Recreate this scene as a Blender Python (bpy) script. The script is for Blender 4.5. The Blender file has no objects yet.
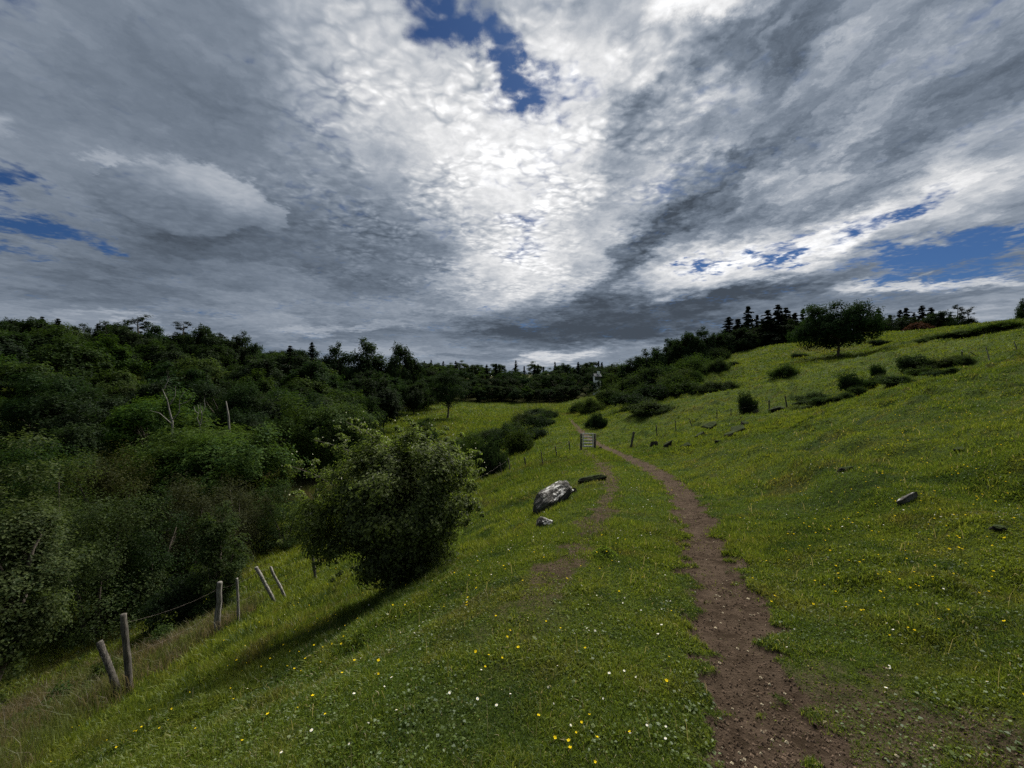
import bpy, math
import numpy as np
from mathutils import Matrix, Vector

DEV = ''
rng = np.random.default_rng(11)
scene = bpy.context.scene
COL = scene.collection
F = 385.0                 # focal length in pixels of the 1024 px wide picture (13 mm equivalent lens)
EYE = 1.6

# ------------------------------------------------------------------ noise
def _hash(ix, iy, seed):
    h = (ix.astype(np.int64) * 374761393 + iy.astype(np.int64) * 668265263 + seed * 974711) & 0xFFFFFFFF
    h = ((h ^ (h >> 13)) * 1274126177) & 0xFFFFFFFF
    h = (h ^ (h >> 16)) & 0xFFFFFFFF
    return h.astype(np.float64) / 4294967295.0

def vnoise(x, y, seed=0):
    x = np.asarray(x, float); y = np.asarray(y, float)
    ix = np.floor(x); iy = np.floor(y)
    fx = x - ix; fy = y - iy
    fx = fx * fx * fx * (fx * (fx * 6 - 15) + 10); fy = fy * fy * fy * (fy * (fy * 6 - 15) + 10)
    a = _hash(ix, iy, seed); b = _hash(ix + 1, iy, seed); c = _hash(ix, iy + 1, seed); d = _hash(ix + 1, iy + 1, seed)
    return (a + (b - a) * fx) * (1 - fy) + (c + (d - c) * fx) * fy - 0.5

def fbm(x, y, seed=0, octaves=4):
    s = 0; a = 1.0; ca, sa = math.cos(.6), math.sin(.6)
    for k in range(octaves):
        s = s + a * vnoise(x, y, seed + 17 * k)
        x, y = (x * ca - y * sa) * 2.03 + 3.1, (x * sa + y * ca) * 2.03 - 1.7
        a *= .5
    return s

def sstep(a, b, x):
    t = np.clip((np.asarray(x, float) - a) / (b - a), 0, 1)
    return t * t * (3 - 2 * t)

# ------------------------------------------------------------------ terrain
# heights are measured from the camera while the land is laid out; world z = that + EYE
PX = [(-30, -6), (-10, -1.6), (0, .75), (1.8, 1.14), (3.6, 1.96), (6, 2.9), (9.9, 4.3), (14.7, 5.3), (22.8, 6.4), (33, 7.5), (55, 9), (80, 11), (150, 18), (300, 25), (900, 25)]
PZ = [(-30, .6), (0, -1.6), (33, -5.3), (42, -5.75), (55, -5.95), (70, -6.0), (95, -6.3), (130, -7.4), (150, -7.6), (180, -4.5), (260, 3.5), (400, 10), (900, 18)]
STATIONS = {
    -30: ([-300, -150, -100, -70, -45, -34, -26, -20, -16, -12, -9, -6, -4.5, -3, -2.2, -1], [16, 12, 6, 0, -4.5, -6.3, -6.6, -6, -5.2, -3.9, -2.7, -1.6, -.95, -.3, -.05, 0],
          [.8, 2, 5, 10, 20, 40, 60, 100, 200, 600], [.03, .35, 1.3, 2.7, 5.2, 10, 14.5, 21, 30, 35]),
    10: ([-300, -150, -100, -70, -45, -34, -26, -20, -16, -12, -9, -6, -4.5, -3, -2.2, -1], [16, 12, 6, 0, -4.5, -6.3, -6.5, -5.9, -5.1, -3.8, -2.7, -1.55, -.95, -.3, -.05, 0],
         [.8, 2, 5, 10, 20, 40, 60, 100, 200, 600], [.03, .35, 1.3, 2.6, 5.0, 9.8, 14.5, 21, 30, 35]),
    22: ([-300, -150, -100, -70, -45, -35, -24, -18, -14, -9, -6, -3.5, -1.5], [16, 12, 6, 0, -4, -5, -5, -4.6, -3.8, -2.2, -1.2, -.35, 0],
         [1, 2.5, 5, 10, 20, 40, 60, 100, 200, 600], [.05, .4, 1.1, 2.3, 4.7, 9.7, 14.2, 20, 30, 35]),
    33: ([-300, -150, -100, -70, -45, -35, -22, -16, -12, -8, -5, -2.5, -1], [16, 12, 5.5, 0, -3, -3.8, -3.8, -3.6, -2.9, -1.8, -.8, -.1, 0],
         [1, 3, 6, 10, 20, 40, 60, 100, 200, 600], [.05, .5, 1.1, 2.1, 4.4, 9.6, 14.2, 20, 30, 35]),
    70: ([-300, -150, -100, -70, -45, -35, -20, -14, -8, -3, -1], [17, 13, 6, 1, -2, -2.4, -2.4, -2.3, -1.3, -.2, 0],
         [1, 4, 10, 20, 33, 48, 60, 100, 200, 600], [.05, .7, 2.6, 5.6, 8.8, 11.6, 14.2, 19.5, 27, 30]),
    95: ([-300, -200, -130, -105, -85, -65, -45, -14, -8, -3, -1], [18, 17, 13, 10, 5.5, 1, -2, -2, -1, -.2, 0],
         [1, 4, 10, 20, 33, 45, 57, 80, 113, 200, 600], [.05, .9, 3.4, 7.4, 11.6, 14.7, 17.2, 19, 21.4, 25, 28]),
    130: ([-300, -200, -130, -105, -85, -65, -45, -10, -3], [18, 17, 13.5, 10.5, 6, 1, -.8, -.8, -.2],
          [4, 10, 20, 33, 57, 80, 113, 200, 600], [.6, 2.5, 6, 10.5, 15, 16.5, 18, 20, 22]),
    180: ([-300, -150, -105, -60, -20, 0], [14, 10, 7, 3, .5, 0], [20, 50, 100, 200, 600], [2, 6, 10, 14, 16]),
    300: ([-300, -100, 0], [4, 2, 0], [50, 200, 600], [2, 4, 6]),
    900: ([-300, -100, 0], [2, 1, 0], [50, 200, 600], [1, 2, 3]),
}
_tt = np.linspace(math.asinh(-400 / 2.), math.asinh(700 / 2.), 700)
_S = 2 * np.sinh(_tt)
_rows = []
_ys = sorted(STATIONS)
for yk in _ys:
    a, b, c, d = STATIONS[yk]
    r = np.interp(_S, list(a) + [0] + list(c) if a[-1] < 0 else list(a) + list(c), list(b) + [0] + list(d) if a[-1] < 0 else list(b) + list(d))
    k = np.hanning(27); k /= k.sum()
    r = np.convolve(np.pad(r, 13, mode='edge'), k, mode='valid')
    _rows.append(r)
_rows = np.array(_rows)
_ty = np.linspace(math.asinh(-30 / 6.), math.asinh(900 / 6.), 400)
_Y = 6 * np.sinh(_ty)
def _smy(v, n=31):
    k = np.hanning(n); k /= k.sum()
    return np.convolve(np.pad(v, n // 2, mode='edge'), k, mode='valid')
_T = np.empty((400, 700))
for j in range(700):
    _T[:, j] = _smy(np.interp(_Y, _ys, _rows[:, j]), 25)
_px = _smy(np.interp(_Y, [p[0] for p in PX], [p[1] for p in PX]), 17)
_pz = _smy(np.interp(_Y, [p[0] for p in PZ], [p[1] for p in PZ]), 17)

def pathx(Y): return np.interp(Y, _Y, _px)

def dirt(X, Y):
    """0..1 how much bare earth shows: the right wheel track, the fainter left one, a worn corner near the camera."""
    X = np.asarray(X, float); Y = np.asarray(Y, float)
    c = pathx(Y) + .04 * vnoise(Y * .7, Y * 0 + 3, 5) + .03 * vnoise(Y * 2.3, Y * 0 + 9, 6)
    n = fbm(X * 2.2, Y * 2.2, 3, 4)
    hw = np.interp(Y, [0, 2, 4, 8, 20, 33, 60], [.27, .26, .27, .31, .38, .40, .36])
    n2 = fbm(X * 7., Y * 7., 4, 3)
    right = sstep(hw * 1.35, hw * .6, np.abs(X - c - .04) + n * .14 + n2 * .32) * np.interp(Y, [-5, 30, 60, 75], [1, .95, .55, 0])
    cl = c - 1.72
    left = sstep(.42, .1, np.abs(X - cl) + n * .3 + n2 * .3) * np.interp(Y, [1.5, 3.2, 4.6, 7, 10, 22, 33, 40], [.05, .25, .52, .48, .56, .5, .3, 0])
    corner = sstep(.62, .15, np.abs((X - 2.2) * .75 + (Y - 2.05) * .66) + n * .55 + n2 * .5) * sstep(3.1, 2.2, Y) * sstep(3.2, 2.3, X) * .42
    return np.clip(np.maximum(np.maximum(right, left), corner), 0, 1)

def zcam(X, Y, detail=True):
    X = np.asarray(X, float); Y = np.asarray(Y, float)
    px = np.interp(Y, _Y, _px); pz = np.interp(Y, _Y, _pz)
    s = X - px
    fj = np.clip((np.arcsinh(s / 2.) - _tt[0]) / (_tt[1] - _tt[0]), 0, 698.999)
    fi = np.clip((np.arcsinh(Y / 6.) - _ty[0]) / (_ty[1] - _ty[0]), 0, 398.999)
    j = fj.astype(int); i = fi.astype(int); a = fj - j; b = fi - i
    z = (_T[i, j] * (1 - a) + _T[i, j + 1] * a) * (1 - b) + (_T[i + 1, j] * (1 - a) + _T[i + 1, j + 1] * a) * b + pz
    if detail:
        off = sstep(.6, 2.5, np.abs(s + .8) - .9)
        side = np.where(s > 0, 1.0, .55)
        field = sstep(50, 62, Y) * sstep(150, 140, Y) * sstep(-5, -16, s)
        lump = .6 * fbm(X / 5.5, Y / 3.6, 21, 4) + .9 * fbm(X / 17., Y / 11., 31, 3) * sstep(6, 22, np.abs(s))
        z = z + lump * off * side * (1 - field)
        z = z + .36 * fbm(X / 1.25, Y / 1.0, 23, 3) * sstep(1.2, 3., np.abs(s + .8)) * np.where(s > 0, 1., .4) * sstep(70, 45, Y) * (.4 + 1.2 * sstep(-.1, .3, fbm(X / 7, Y / 5, 29, 2)))
        # little grazing terraces running along the right bank
        z = z + .22 * np.sin(s * 3.1 + 3.5 * fbm(X / 3., Y / 3., 44, 3)) * sstep(1.5, 4, s) * sstep(60, 40, s) * (.5 + fbm(X / 6, Y / 6, 45, 2))
        z = z + .055 * fbm(X / .55, Y / .55, 51, 3) * (.45 + .55 * off)
    return z

def zw(X, Y): return zcam(X, Y) + EYE

_ray = np.exp(np.linspace(math.log(.7), math.log(500), 6000))
def at(u, v):
    """The point of the ground seen at that place of the picture."""
    dx = (u - 512) / F; dz = (384 - v) / F
    z = zcam(dx * _ray, _ray)
    hit = np.nonzero(z >= dz * _ray)[0]
    k = hit[0] if len(hit) else len(_ray) - 1
    Y = _ray[k]
    return dx * Y, Y, float(z[k] + EYE)
def on(u, Y):
    X = (u - 512) / F * Y
    return X, Y, float(zw(X, Y))

# ------------------------------------------------------------------ mesh helpers
class MB:
    def __init__(self):
        self.v = []; self.q = []; self.t = []; self.n = 0; self.qm = []; self.tm = []; self.attr = []
    def add(self, v, q=None, t=None, m=0, tint=None):
        v = np.asarray(v, np.float32).reshape(-1, 3)
        if q is not None and len(q):
            q = np.asarray(q, np.int64).reshape(-1, 4) + self.n; self.q.append(q); self.qm.append(np.full(len(q), m, np.int32))
        if t is not None and len(t):
            t = np.asarray(t, np.int64).reshape(-1, 3) + self.n; self.t.append(t); self.tm.append(np.full(len(t), m, np.int32))
        self.v.append(v); self.n += len(v)
        self.attr.append(np.full(len(v), .5, np.float32) if tint is None else np.asarray(tint, np.float32).ravel())
    def mesh(self, name, mats, smooth=True, attrs=None):
        v = np.concatenate(self.v)
        q = np.concatenate(self.q) if self.q else np.zeros((0, 4), np.int64)
        t = np.concatenate(self.t) if self.t else np.zeros((0, 3), np.int64)
        mi = np.concatenate(self.qm + self.tm)
        me = bpy.data.meshes.new(name)
        me.vertices.add(len(v)); me.vertices.foreach_set('co', v.ravel())
        loops = np.concatenate([q.ravel(), t.ravel()]).astype(np.int32)
        me.loops.add(len(loops)); me.loops.foreach_set('vertex_index', loops)
        ls = np.concatenate([np.arange(len(q)) * 4, len(q) * 4 + np.arange(len(t)) * 3]).astype(np.int32)
        me.polygons.add(len(ls)); me.polygons.foreach_set('loop_start', ls)
        me.polygons.foreach_set('material_index', mi)
        me.polygons.foreach_set('use_smooth', np.full(len(ls), smooth, bool))
        for m in (mats if isinstance(mats, (list, tuple)) else [mats]): me.materials.append(m)
        a = me.attributes.new('tint', 'FLOAT', 'POINT'); a.data.foreach_set('value', np.concatenate(self.attr))
        for k, arr in (attrs or {}).items():
            a = me.attributes.new(k, 'FLOAT', 'POINT'); a.data.foreach_set('value', np.asarray(arr, np.float32))
        me.update(calc_edges=True)
        return me

def link(name, data, parent=None, loc=None):
    o = bpy.data.objects.new(name, data); COL.objects.link(o)
    if loc is not None: o.location = loc
    if parent is not None: o.parent = parent
    return o
def tag(o, label=None, cat=None, group=None, kind=None):
    if label: o['label'] = label
    if cat: o['category'] = cat
    if group: o['group'] = group
    if kind: o['kind'] = kind
    return o

def tube(mb, pts, rad, n=8, m=0, cap=True, rough=0.0, r=None):
    pts = np.asarray(pts, float); rad = np.asarray(rad, float)
    k = len(pts)
    tan = np.gradient(pts, axis=0); tan /= np.linalg.norm(tan, axis=1, keepdims=True) + 1e-9
    ref = np.array([0, 0, 1.]) if abs(tan[0, 2]) < .9 else np.array([1., 0, 0])
    u = np.cross(tan, ref); u /= np.linalg.norm(u, axis=1, keepdims=True) + 1e-9
    w = np.cross(tan, u)
    ang = np.arange(n) / n * 2 * np.pi
    rr = rad[:, None] * np.ones((k, n))
    if rough and r is not None: rr = rr * (1 + rough * r.uniform(-1, 1, (k, n)) + rough * r.uniform(-1, 1, (1, n)))
    v = pts[:, None] + rr[..., None] * (np.cos(ang)[None, :, None] * u[:, None] + np.sin(ang)[None, :, None] * w[:, None])
    q = []
    for i in range(k - 1):
        for j in range(n):
            q.append((i * n + j, i * n + (j + 1) % n, (i + 1) * n + (j + 1) % n, (i + 1) * n + j))
    v = v.reshape(-1, 3); t = []
    if cap:
        v = np.vstack([v, pts[-1] + tan[-1] * rad[-1] * .15])
        for j in range(n): t.append(((k - 1) * n + j, (k - 1) * n + (j + 1) % n, k * n))
    mb.add(v, q, t, m)

def leaves(mb, p, nrm, size, r, aspect=.6, m=0, tint=None, droop=.15):
    """one kite-shaped leaf or leaf clump per point"""
    n = len(p)
    nrm = nrm / (np.linalg.norm(nrm, axis=1, keepdims=True) + 1e-9)
    a = r.normal(size=(n, 3)); t = np.cross(nrm, a); t /= np.linalg.norm(t, axis=1, keepdims=True) + 1e-9
    b = np.cross(nrm, t)
    s = (size * r.uniform(.6, 1.35, n))[:, None]
    asp = (aspect * r.uniform(.7, 1.3, n))[:, None]
    v = np.stack([p - t * s * .5 - nrm * s * droop, p + b * s * asp * .5 - t * s * .08, p + t * s * .5 - nrm * s * droop, p - b * s * asp * .5 - t * s * .08], 1)
    q = np.arange(n * 4).reshape(n, 4)
    tt = np.repeat(r.uniform(0, 1, n) if tint is None else tint, 4)
    mb.add(v.reshape(-1, 3), q, None, m, tt)

def unit(r, n):
    d = r.normal(size=(n, 3)); return d / np.linalg.norm(d, axis=1, keepdims=True)

def clump_leaves(mb, centers, radii, per, size, r, flat=.7, up=.55, aspect=.6, m=0, density=2.8, heart=None):
    for c, rc, k in zip(centers, radii, per):
        k = int(k)
        if k < 1: continue
        d = unit(r, k)
        d[:, 2] = np.where(r.uniform(size=k) < .35, np.abs(d[:, 2]), d[:, 2])
        rad = rc * r.uniform(0, 1, k) ** (1 / density)
        wob = 1 + .45 * np.sin(d[:, 0] * 4 + c[0] * 3) * np.sin(d[:, 1] * 5 + c[1] * 3)
        p = c + d * (rad * wob)[:, None] * np.array([1, 1, flat])
        nrm = d * .6 + np.array([0, 0, up]) + r.normal(size=(k, 3)) * .32
        if heart is not None:
            o = c - heart; nrm = nrm + .7 * o / (np.linalg.norm(o) + 1e-6)
        leaves(mb, p, nrm, size, r, aspect, m)

# ------------------------------------------------------------------ materials
def new_mat(name):
    m = bpy.data.materials.new(name); m.use_nodes = True
    nt = m.node_tree
    for n in list(nt.nodes): nt.nodes.remove(n)
    out = nt.nodes.new('ShaderNodeOutputMaterial')
    return m, nt, out
def N(nt, typ, inputs=None, **props):
    n = nt.nodes.new('ShaderNode' + typ)
    for k, v in props.items(): setattr(n, k, v)
    for k, v in (inputs or {}).items():
        s = n.inputs[k]
        if hasattr(v, 'node') or isinstance(v, bpy.types.NodeSocket): nt.links.new(v, s)
        else: s.default_value = v
    return n
def mth(nt, op, a, b=None, c=None, clamp=False):
    n = nt.nodes.new('ShaderNodeMath'); n.operation = op; n.use_clamp = clamp
    for i, v in enumerate((a, b, c)):
        if v is None: continue
        if isinstance(v, bpy.types.NodeSocket): nt.links.new(v, n.inputs[i])
        else: n.inputs[i].default_value = v
    return n.outputs[0]
def vec(nt, op, a, b=None, scale=None):
    n = nt.nodes.new('ShaderNodeVectorMath'); n.operation = op
    for i, v in enumerate((a, b)):
        if v is None: continue
        if isinstance(v, bpy.types.NodeSocket): nt.links.new(v, n.inputs[i])
        else: n.inputs[i].default_value = v
    if scale is not None:
        if isinstance(scale, bpy.types.NodeSocket): nt.links.new(scale, n.inputs['Scale'])
        else: n.inputs['Scale'].default_value = scale
    return n.outputs['Value'] if op in ('LENGTH', 'DOT_PRODUCT', 'DISTANCE') else n.outputs[0]
def mixc(nt, f, a, b):
    n = nt.nodes.new('ShaderNodeMix'); n.data_type = 'RGBA'
    for k, v in ((0, f), (6, a), (7, b)):
        if isinstance(v, bpy.types.NodeSocket): nt.links.new(v, n.inputs[k])
        else: n.inputs[k].default_value = v if k == 0 else (*v[:3], 1)
    return n.outputs[2]
def rampf(nt, x, lo, hi, a=0., b=1.):
    n = nt.nodes.new('ShaderNodeMapRange'); n.interpolation_type = 'SMOOTHSTEP'
    nt.links.new(x, n.inputs[0])
    for i, v in enumerate((lo, hi, a, b)): n.inputs[i + 1].default_value = v
    return n.outputs[0]
def noise(nt, v, scale, detail=4, rough=.55, dist=0., ntype=None):
    n = N(nt, 'TexNoise', {'Vector': v, 'Scale': scale, 'Detail': detail, 'Roughness': rough, 'Distortion': dist})
    return n

def leaf_mat(name, dark, light, transl=.35, vary=.22, gloss=.005):
    m, nt, out = new_mat(name)
    at_ = N(nt, 'Attribute', attribute_name='tint').outputs['Fac']
    oi = N(nt, 'ObjectInfo').outputs['Random']
    c = mixc(nt, at_, dark, light)
    hsv = N(nt, 'HueSaturation', {'Color': c, 'Hue': mth(nt, 'ADD', mth(nt, 'MULTIPLY', oi, .05), .475), 'Saturation': mth(nt, 'ADD', mth(nt, 'MULTIPLY', mth(nt, 'FRACT', mth(nt, 'MULTIPLY', oi, 7.3)), .3), .8),
             'Value': mth(nt, 'ADD', mth(nt, 'MULTIPLY', mth(nt, 'FRACT', mth(nt, 'MULTIPLY', oi, 3.7)), 2 * vary), 1 - vary)}).outputs[0]
    d = N(nt, 'BsdfDiffuse', {'Color': hsv}).outputs[0]
    t = N(nt, 'BsdfTranslucent', {'Color': mixc(nt, .4, hsv, (light[0] * 1.5, light[1] * 1.5, light[2] * .8))}).outputs[0]
    mx = N(nt, 'MixShader', {0: transl, 1: d, 2: t}).outputs[0]
    g = N(nt, 'BsdfGlossy', {'Color': (.9, .9, .9, 1), 'Roughness': .55}).outputs[0]
    fin = N(nt, 'MixShader', {0: gloss, 1: mx, 2: g}).outputs[0]
    nt.links.new(fin, out.inputs[0])
    return m

def bark_mat(name, c1, c2, scale=14., stretch=6.):
    m, nt, out = new_mat(name)
    co = N(nt, 'TexCoord').outputs['Object']
    mp = N(nt, 'Mapping', {'Vector': co, 'Scale': (stretch, stretch, 1)}).outputs[0]
    n1 = noise(nt, mp, scale / stretch, 6, .65).outputs[0]
    n2 = noise(nt, co, 3., 4, .6).outputs[0]
    c = mixc(nt, rampf(nt, n1, .35, .68), c1, c2)
    c = mixc(nt, rampf(nt, n2, .5, .75, 0, .5), c, (c2[0] * 1.2, c2[1] * 1.25, c2[2] * 1.05))
    bmp = N(nt, 'Bump', {'Height': n1, 'Strength': .7, 'Distance': .02}).outputs[0]
    b = N(nt, 'BsdfPrincipled', {'Base Color': c, 'Roughness': .9, 'Normal': bmp}).outputs[0]
    nt.links.new(b, out.inputs[0])
    return m

def ground_colour(nt, pos):
    """meadow colour shared by soil sheet and grass: olive, yellow-green, brownish patches"""
    a = noise(nt, pos, .22, 5, .6).outputs[0]
    b = noise(nt, pos, 1.3, 5, .65).outputs[0]
    c = noise(nt, pos, .07, 3, .5).outputs[0]
    col = mixc(nt, rampf(nt, a, .36, .64), (.068, .106, .013), (.120, .154, .015))
    col = mixc(nt, rampf(nt, b, .52, .72, 0, .55), col, (.150, .140, .024))
    col = mixc(nt, rampf(nt, c, .55, .7, 0, .5), col, (.130, .105, .028))
    col = mixc(nt, rampf(nt, noise(nt, pos, .55, 6, .7, .8).outputs[0], .52, .66, 0, .75), col, (.095, .075, .026))
    col = mixc(nt, rampf(nt, noise(nt, pos, .9, 5, .65, .5).outputs[0], .50, .64, 0, .85), col, (.030, .058, .012))  # dark green patches paint in the shading of the bank's terraces
    return col

def ground_mat():
    m, nt, out = new_mat('meadow_soil')
    pos = N(nt, 'NewGeometry').outputs['Position']
    col = ground_colour(nt, pos)
    fine = noise(nt, pos, 16., 6, .7).outputs[0]
    col = mixc(nt, rampf(nt, fine, .38, .7, 0, .8), (.020, .030, .008), col)  # dark flecks put the shaded hollows between blades into the soil colour
    d = N(nt, 'Attribute', attribute_name='dirt').outputs['Fac']
    e = noise(nt, pos, 9., 6, .7).outputs[0]
    e2 = noise(nt, pos, 1.7, 4, .6).outputs[0]
    earth = mixc(nt, rampf(nt, e, .35, .68), (.030, .021, .014), (.074, .053, .038))
    earth = mixc(nt, rampf(nt, e2, .4, .7, 0, .45), earth, (.092, .068, .049))
    dm = rampf(nt, mth(nt, 'ADD', d, mth(nt, 'MULTIPLY', mth(nt, 'SUBTRACT', fine, .5), .7)), .06, .55)
    col = mixc(nt, dm, col, earth)
    wd = N(nt, 'Attribute', attribute_name='litter').outputs['Fac']
    col = mixc(nt, wd, col, mixc(nt, rampf(nt, e, .4, .65), (.022, .024, .008), (.045, .050, .014)))
    h = mth(nt, 'ADD', mth(nt, 'MULTIPLY', fine, .5), noise(nt, pos, 55., 4, .7).outputs[0])
    bmp = N(nt, 'Bump', {'Height': h, 'Strength': .9, 'Distance': .05}).outputs[0]
    b = N(nt, 'BsdfPrincipled', {'Base Color': col, 'Roughness': .95, 'Normal': bmp, 'Specular IOR Level': .02}).outputs[0]
    nt.links.new(b, out.inputs[0])
    return m

def grass_mat(name='grass_blades', bright=1.0, straw=False):
    m, nt, out = new_mat(name)
    pos = N(nt, 'NewGeometry').outputs['Position']
    t = N(nt, 'Attribute', attribute_name='tint').outputs['Fac']
    if straw:
        col = mixc(nt, t, (.065, .052, .030), (.17, .135, .085))
        col = mixc(nt, rampf(nt, noise(nt, pos, 1.1, 4).outputs[0], .40, .60, 0, .9), col, (.075, .10, .02))
    else:
        col = ground_colour(nt, pos)
        col = mixc(nt, rampf(nt, t, .0, .55, .75, 0), col, (.030, .050, .009))
        col = mixc(nt, rampf(nt, t, .6, 1., 0, .75), col, (.205, .225, .040))
        col = mixc(nt, rampf(nt, t, .965, .975, 0, .9), col, (.26, .22, .12))
    d = N(nt, 'BsdfDiffuse', {'Color': col}).outputs[0]
    tr = N(nt, 'BsdfTranslucent', {'Color': vec(nt, 'MULTIPLY', col, (1.25, 1.2, .8))}).outputs[0]
    mx = N(nt, 'MixShader', {0: .42, 1: d, 2: tr}).outputs[0]
    g = N(nt, 'BsdfGlossy', {'Color': (.8, .85, .9, 1), 'Roughness': .42}).outputs[0]
    fin = N(nt, 'MixShader', {0: .014, 1: mx, 2: g}).outputs[0]
    nt.links.new(fin, out.inputs[0])
    return m

def crumb_mat():
    m, nt, out = new_mat('earth_crumbs')
    t = N(nt, 'Attribute', attribute_name='tint').outputs['Fac']
    c = mixc(nt, t, (.06, .042, .029), (.125, .09, .065))
    c = mixc(nt, rampf(nt, t, .95, .96), c, (.34, .29, .2))
    nt.links.new(N(nt, 'BsdfDiffuse', {'Color': c}).outputs[0], out.inputs[0])
    return m

def rock_mat(name='lichen_limestone', lo=.675):
    m, nt, out = new_mat(name)
    co = N(nt, 'TexCoord').outputs['Object']
    n1 = noise(nt, co, 3.5, 6, .65).outputs[0]
    n2 = noise(nt, co, 11., 6, .7).outputs[0]
    nz = N(nt, 'SeparateXYZ', {0: N(nt, 'NewGeometry').outputs['Normal']}).outputs[2]
    c = mixc(nt, rampf(nt, n2, .35, .65), (.035, .033, .029) if lo < .7 else (.014, .013, .011), (.13, .125, .115) if lo < .7 else (.034, .031, .026))  # darker pair carries the shade of undercut ledges in the base colour
    lich = mth(nt, 'ADD', mth(nt, 'MULTIPLY', nz, .22), mth(nt, 'ADD', mth(nt, 'MULTIPLY', n2, .35), mth(nt, 'MULTIPLY', n1, .65)))
    if lo < .7: c = mixc(nt, rampf(nt, lich, lo, lo + .1), c, (.50, .50, .48))
    c = mixc(nt, rampf(nt, noise(nt, co, 6., 4).outputs[0], .6, .7, 0, .8), c, (.04, .042, .02))
    if lo > .7: c = mixc(nt, rampf(nt, mth(nt, 'ADD', nz, mth(nt, 'MULTIPLY', n1, .8)), .95, 1.25, 0, .8), c, (.026, .040, .009))  # moss green laid on upward faces to dull the sky light there
    bmp = N(nt, 'Bump', {'Height': n2, 'Strength': .8, 'Distance': .05}).outputs[0]
    b = N(nt, 'BsdfPrincipled', {'Base Color': c, 'Roughness': .95, 'Normal': bmp, 'Specular IOR Level': .05}).outputs[0]
    nt.links.new(b, out.inputs[0])
    return m

def plain_mat(name, c1, c2, scale=6., rough=.8):
    m, nt, out = new_mat(name)
    co = N(nt, 'TexCoord').outputs['Object']
    n1 = noise(nt, co, scale, 5, .6).outputs[0]
    b = N(nt, 'BsdfPrincipled', {'Base Color': mixc(nt, rampf(nt, n1, .3, .7), c1, c2), 'Roughness': rough}).outputs[0]
    nt.links.new(b, out.inputs[0])
    return m

def petal_mat(name, col, tr=.3):
    m, nt, out = new_mat(name)
    d = N(nt, 'BsdfDiffuse', {'Color': (*col, 1)}).outputs[0]
    t = N(nt, 'BsdfTranslucent', {'Color': (*col, 1)}).outputs[0]
    nt.links.new(N(nt, 'MixShader', {0: tr, 1: d, 2: t}).outputs[0], out.inputs[0])
    return m

M = dict(
    ground=ground_mat(), grass=grass_mat(), straw=grass_mat('dry_grass_stalks', straw=True),
    bark=bark_mat('bark', (.035, .028, .021), (.11, .09, .07)),
    deadwood=bark_mat('weathered_deadwood', (.06, .057, .048), (.16, .15, .135), 10, 4),
    post=bark_mat('weathered_post', (.045, .040, .033), (.27, .255, .23), 46, 9),
    darkpost=bark_mat('dark_damp_post', (.018, .015, .012), (.105, .094, .078), 46, 9),
    rail=bark_mat('silvered_rail', (.30, .29, .27), (.62, .61, .57), 30, 5),
    wood_a=leaf_mat('foliage_mid', (.006, .018, .004), (.034, .060, .009), .38),
    wood_b=leaf_mat('foliage_dark', (.004, .012, .005), (.020, .038, .009)),
    wood_c=leaf_mat('foliage_bright', (.010, .028, .005), (.052, .084, .012), .40),
    conifer=leaf_mat('conifer_needles', (.006, .015, .009), (.018, .032, .014), .12),
    haw=leaf_mat('hawthorn_leaves', (.005, .015, .003), (.125, .190, .020), .5, 0.02, .015),
    pale=leaf_mat('pale_leaves', (.010, .028, .006), (.064, .092, .022), .42, .05, .006),
    thorn=leaf_mat('thorn_scrub_leaves', (.013, .017, .006), (.046, .050, .015), .3, .1),
    scrub=leaf_mat('scrub_leaves', (.007, .019, .004), (.040, .064, .011), .36, .2),
    russet=leaf_mat('russet_leaves', (.022, .012, .008), (.055, .029, .018), .3, .05),
    rock=rock_mat(), dark_rock=rock_mat('shade_toned_mossy_rock', .92), crumb=crumb_mat(),
    wire=plain_mat('rusty_wire', (.09, .07, .055), (.2, .17, .15)),
    blossom=petal_mat('cream_blossom', (.50, .50, .36)),
    yellow=petal_mat('buttercup_petals', (.80, .62, .02), .35),
    white=petal_mat('daisy_petals', (.80, .80, .78), .3),
    render_white=plain_mat('white_render', (.70, .70, .68), (.82, .82, .80), 2.),
    slate=plain_mat('grey_slate', (.07, .075, .085), (.12, .125, .135), 9.),
    window=plain_mat('dark_window_glass', (.02, .025, .03), (.04, .045, .05), 2., .15),
    stem=petal_mat('flower_stems', (.06, .10, .02), .2),
)

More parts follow.
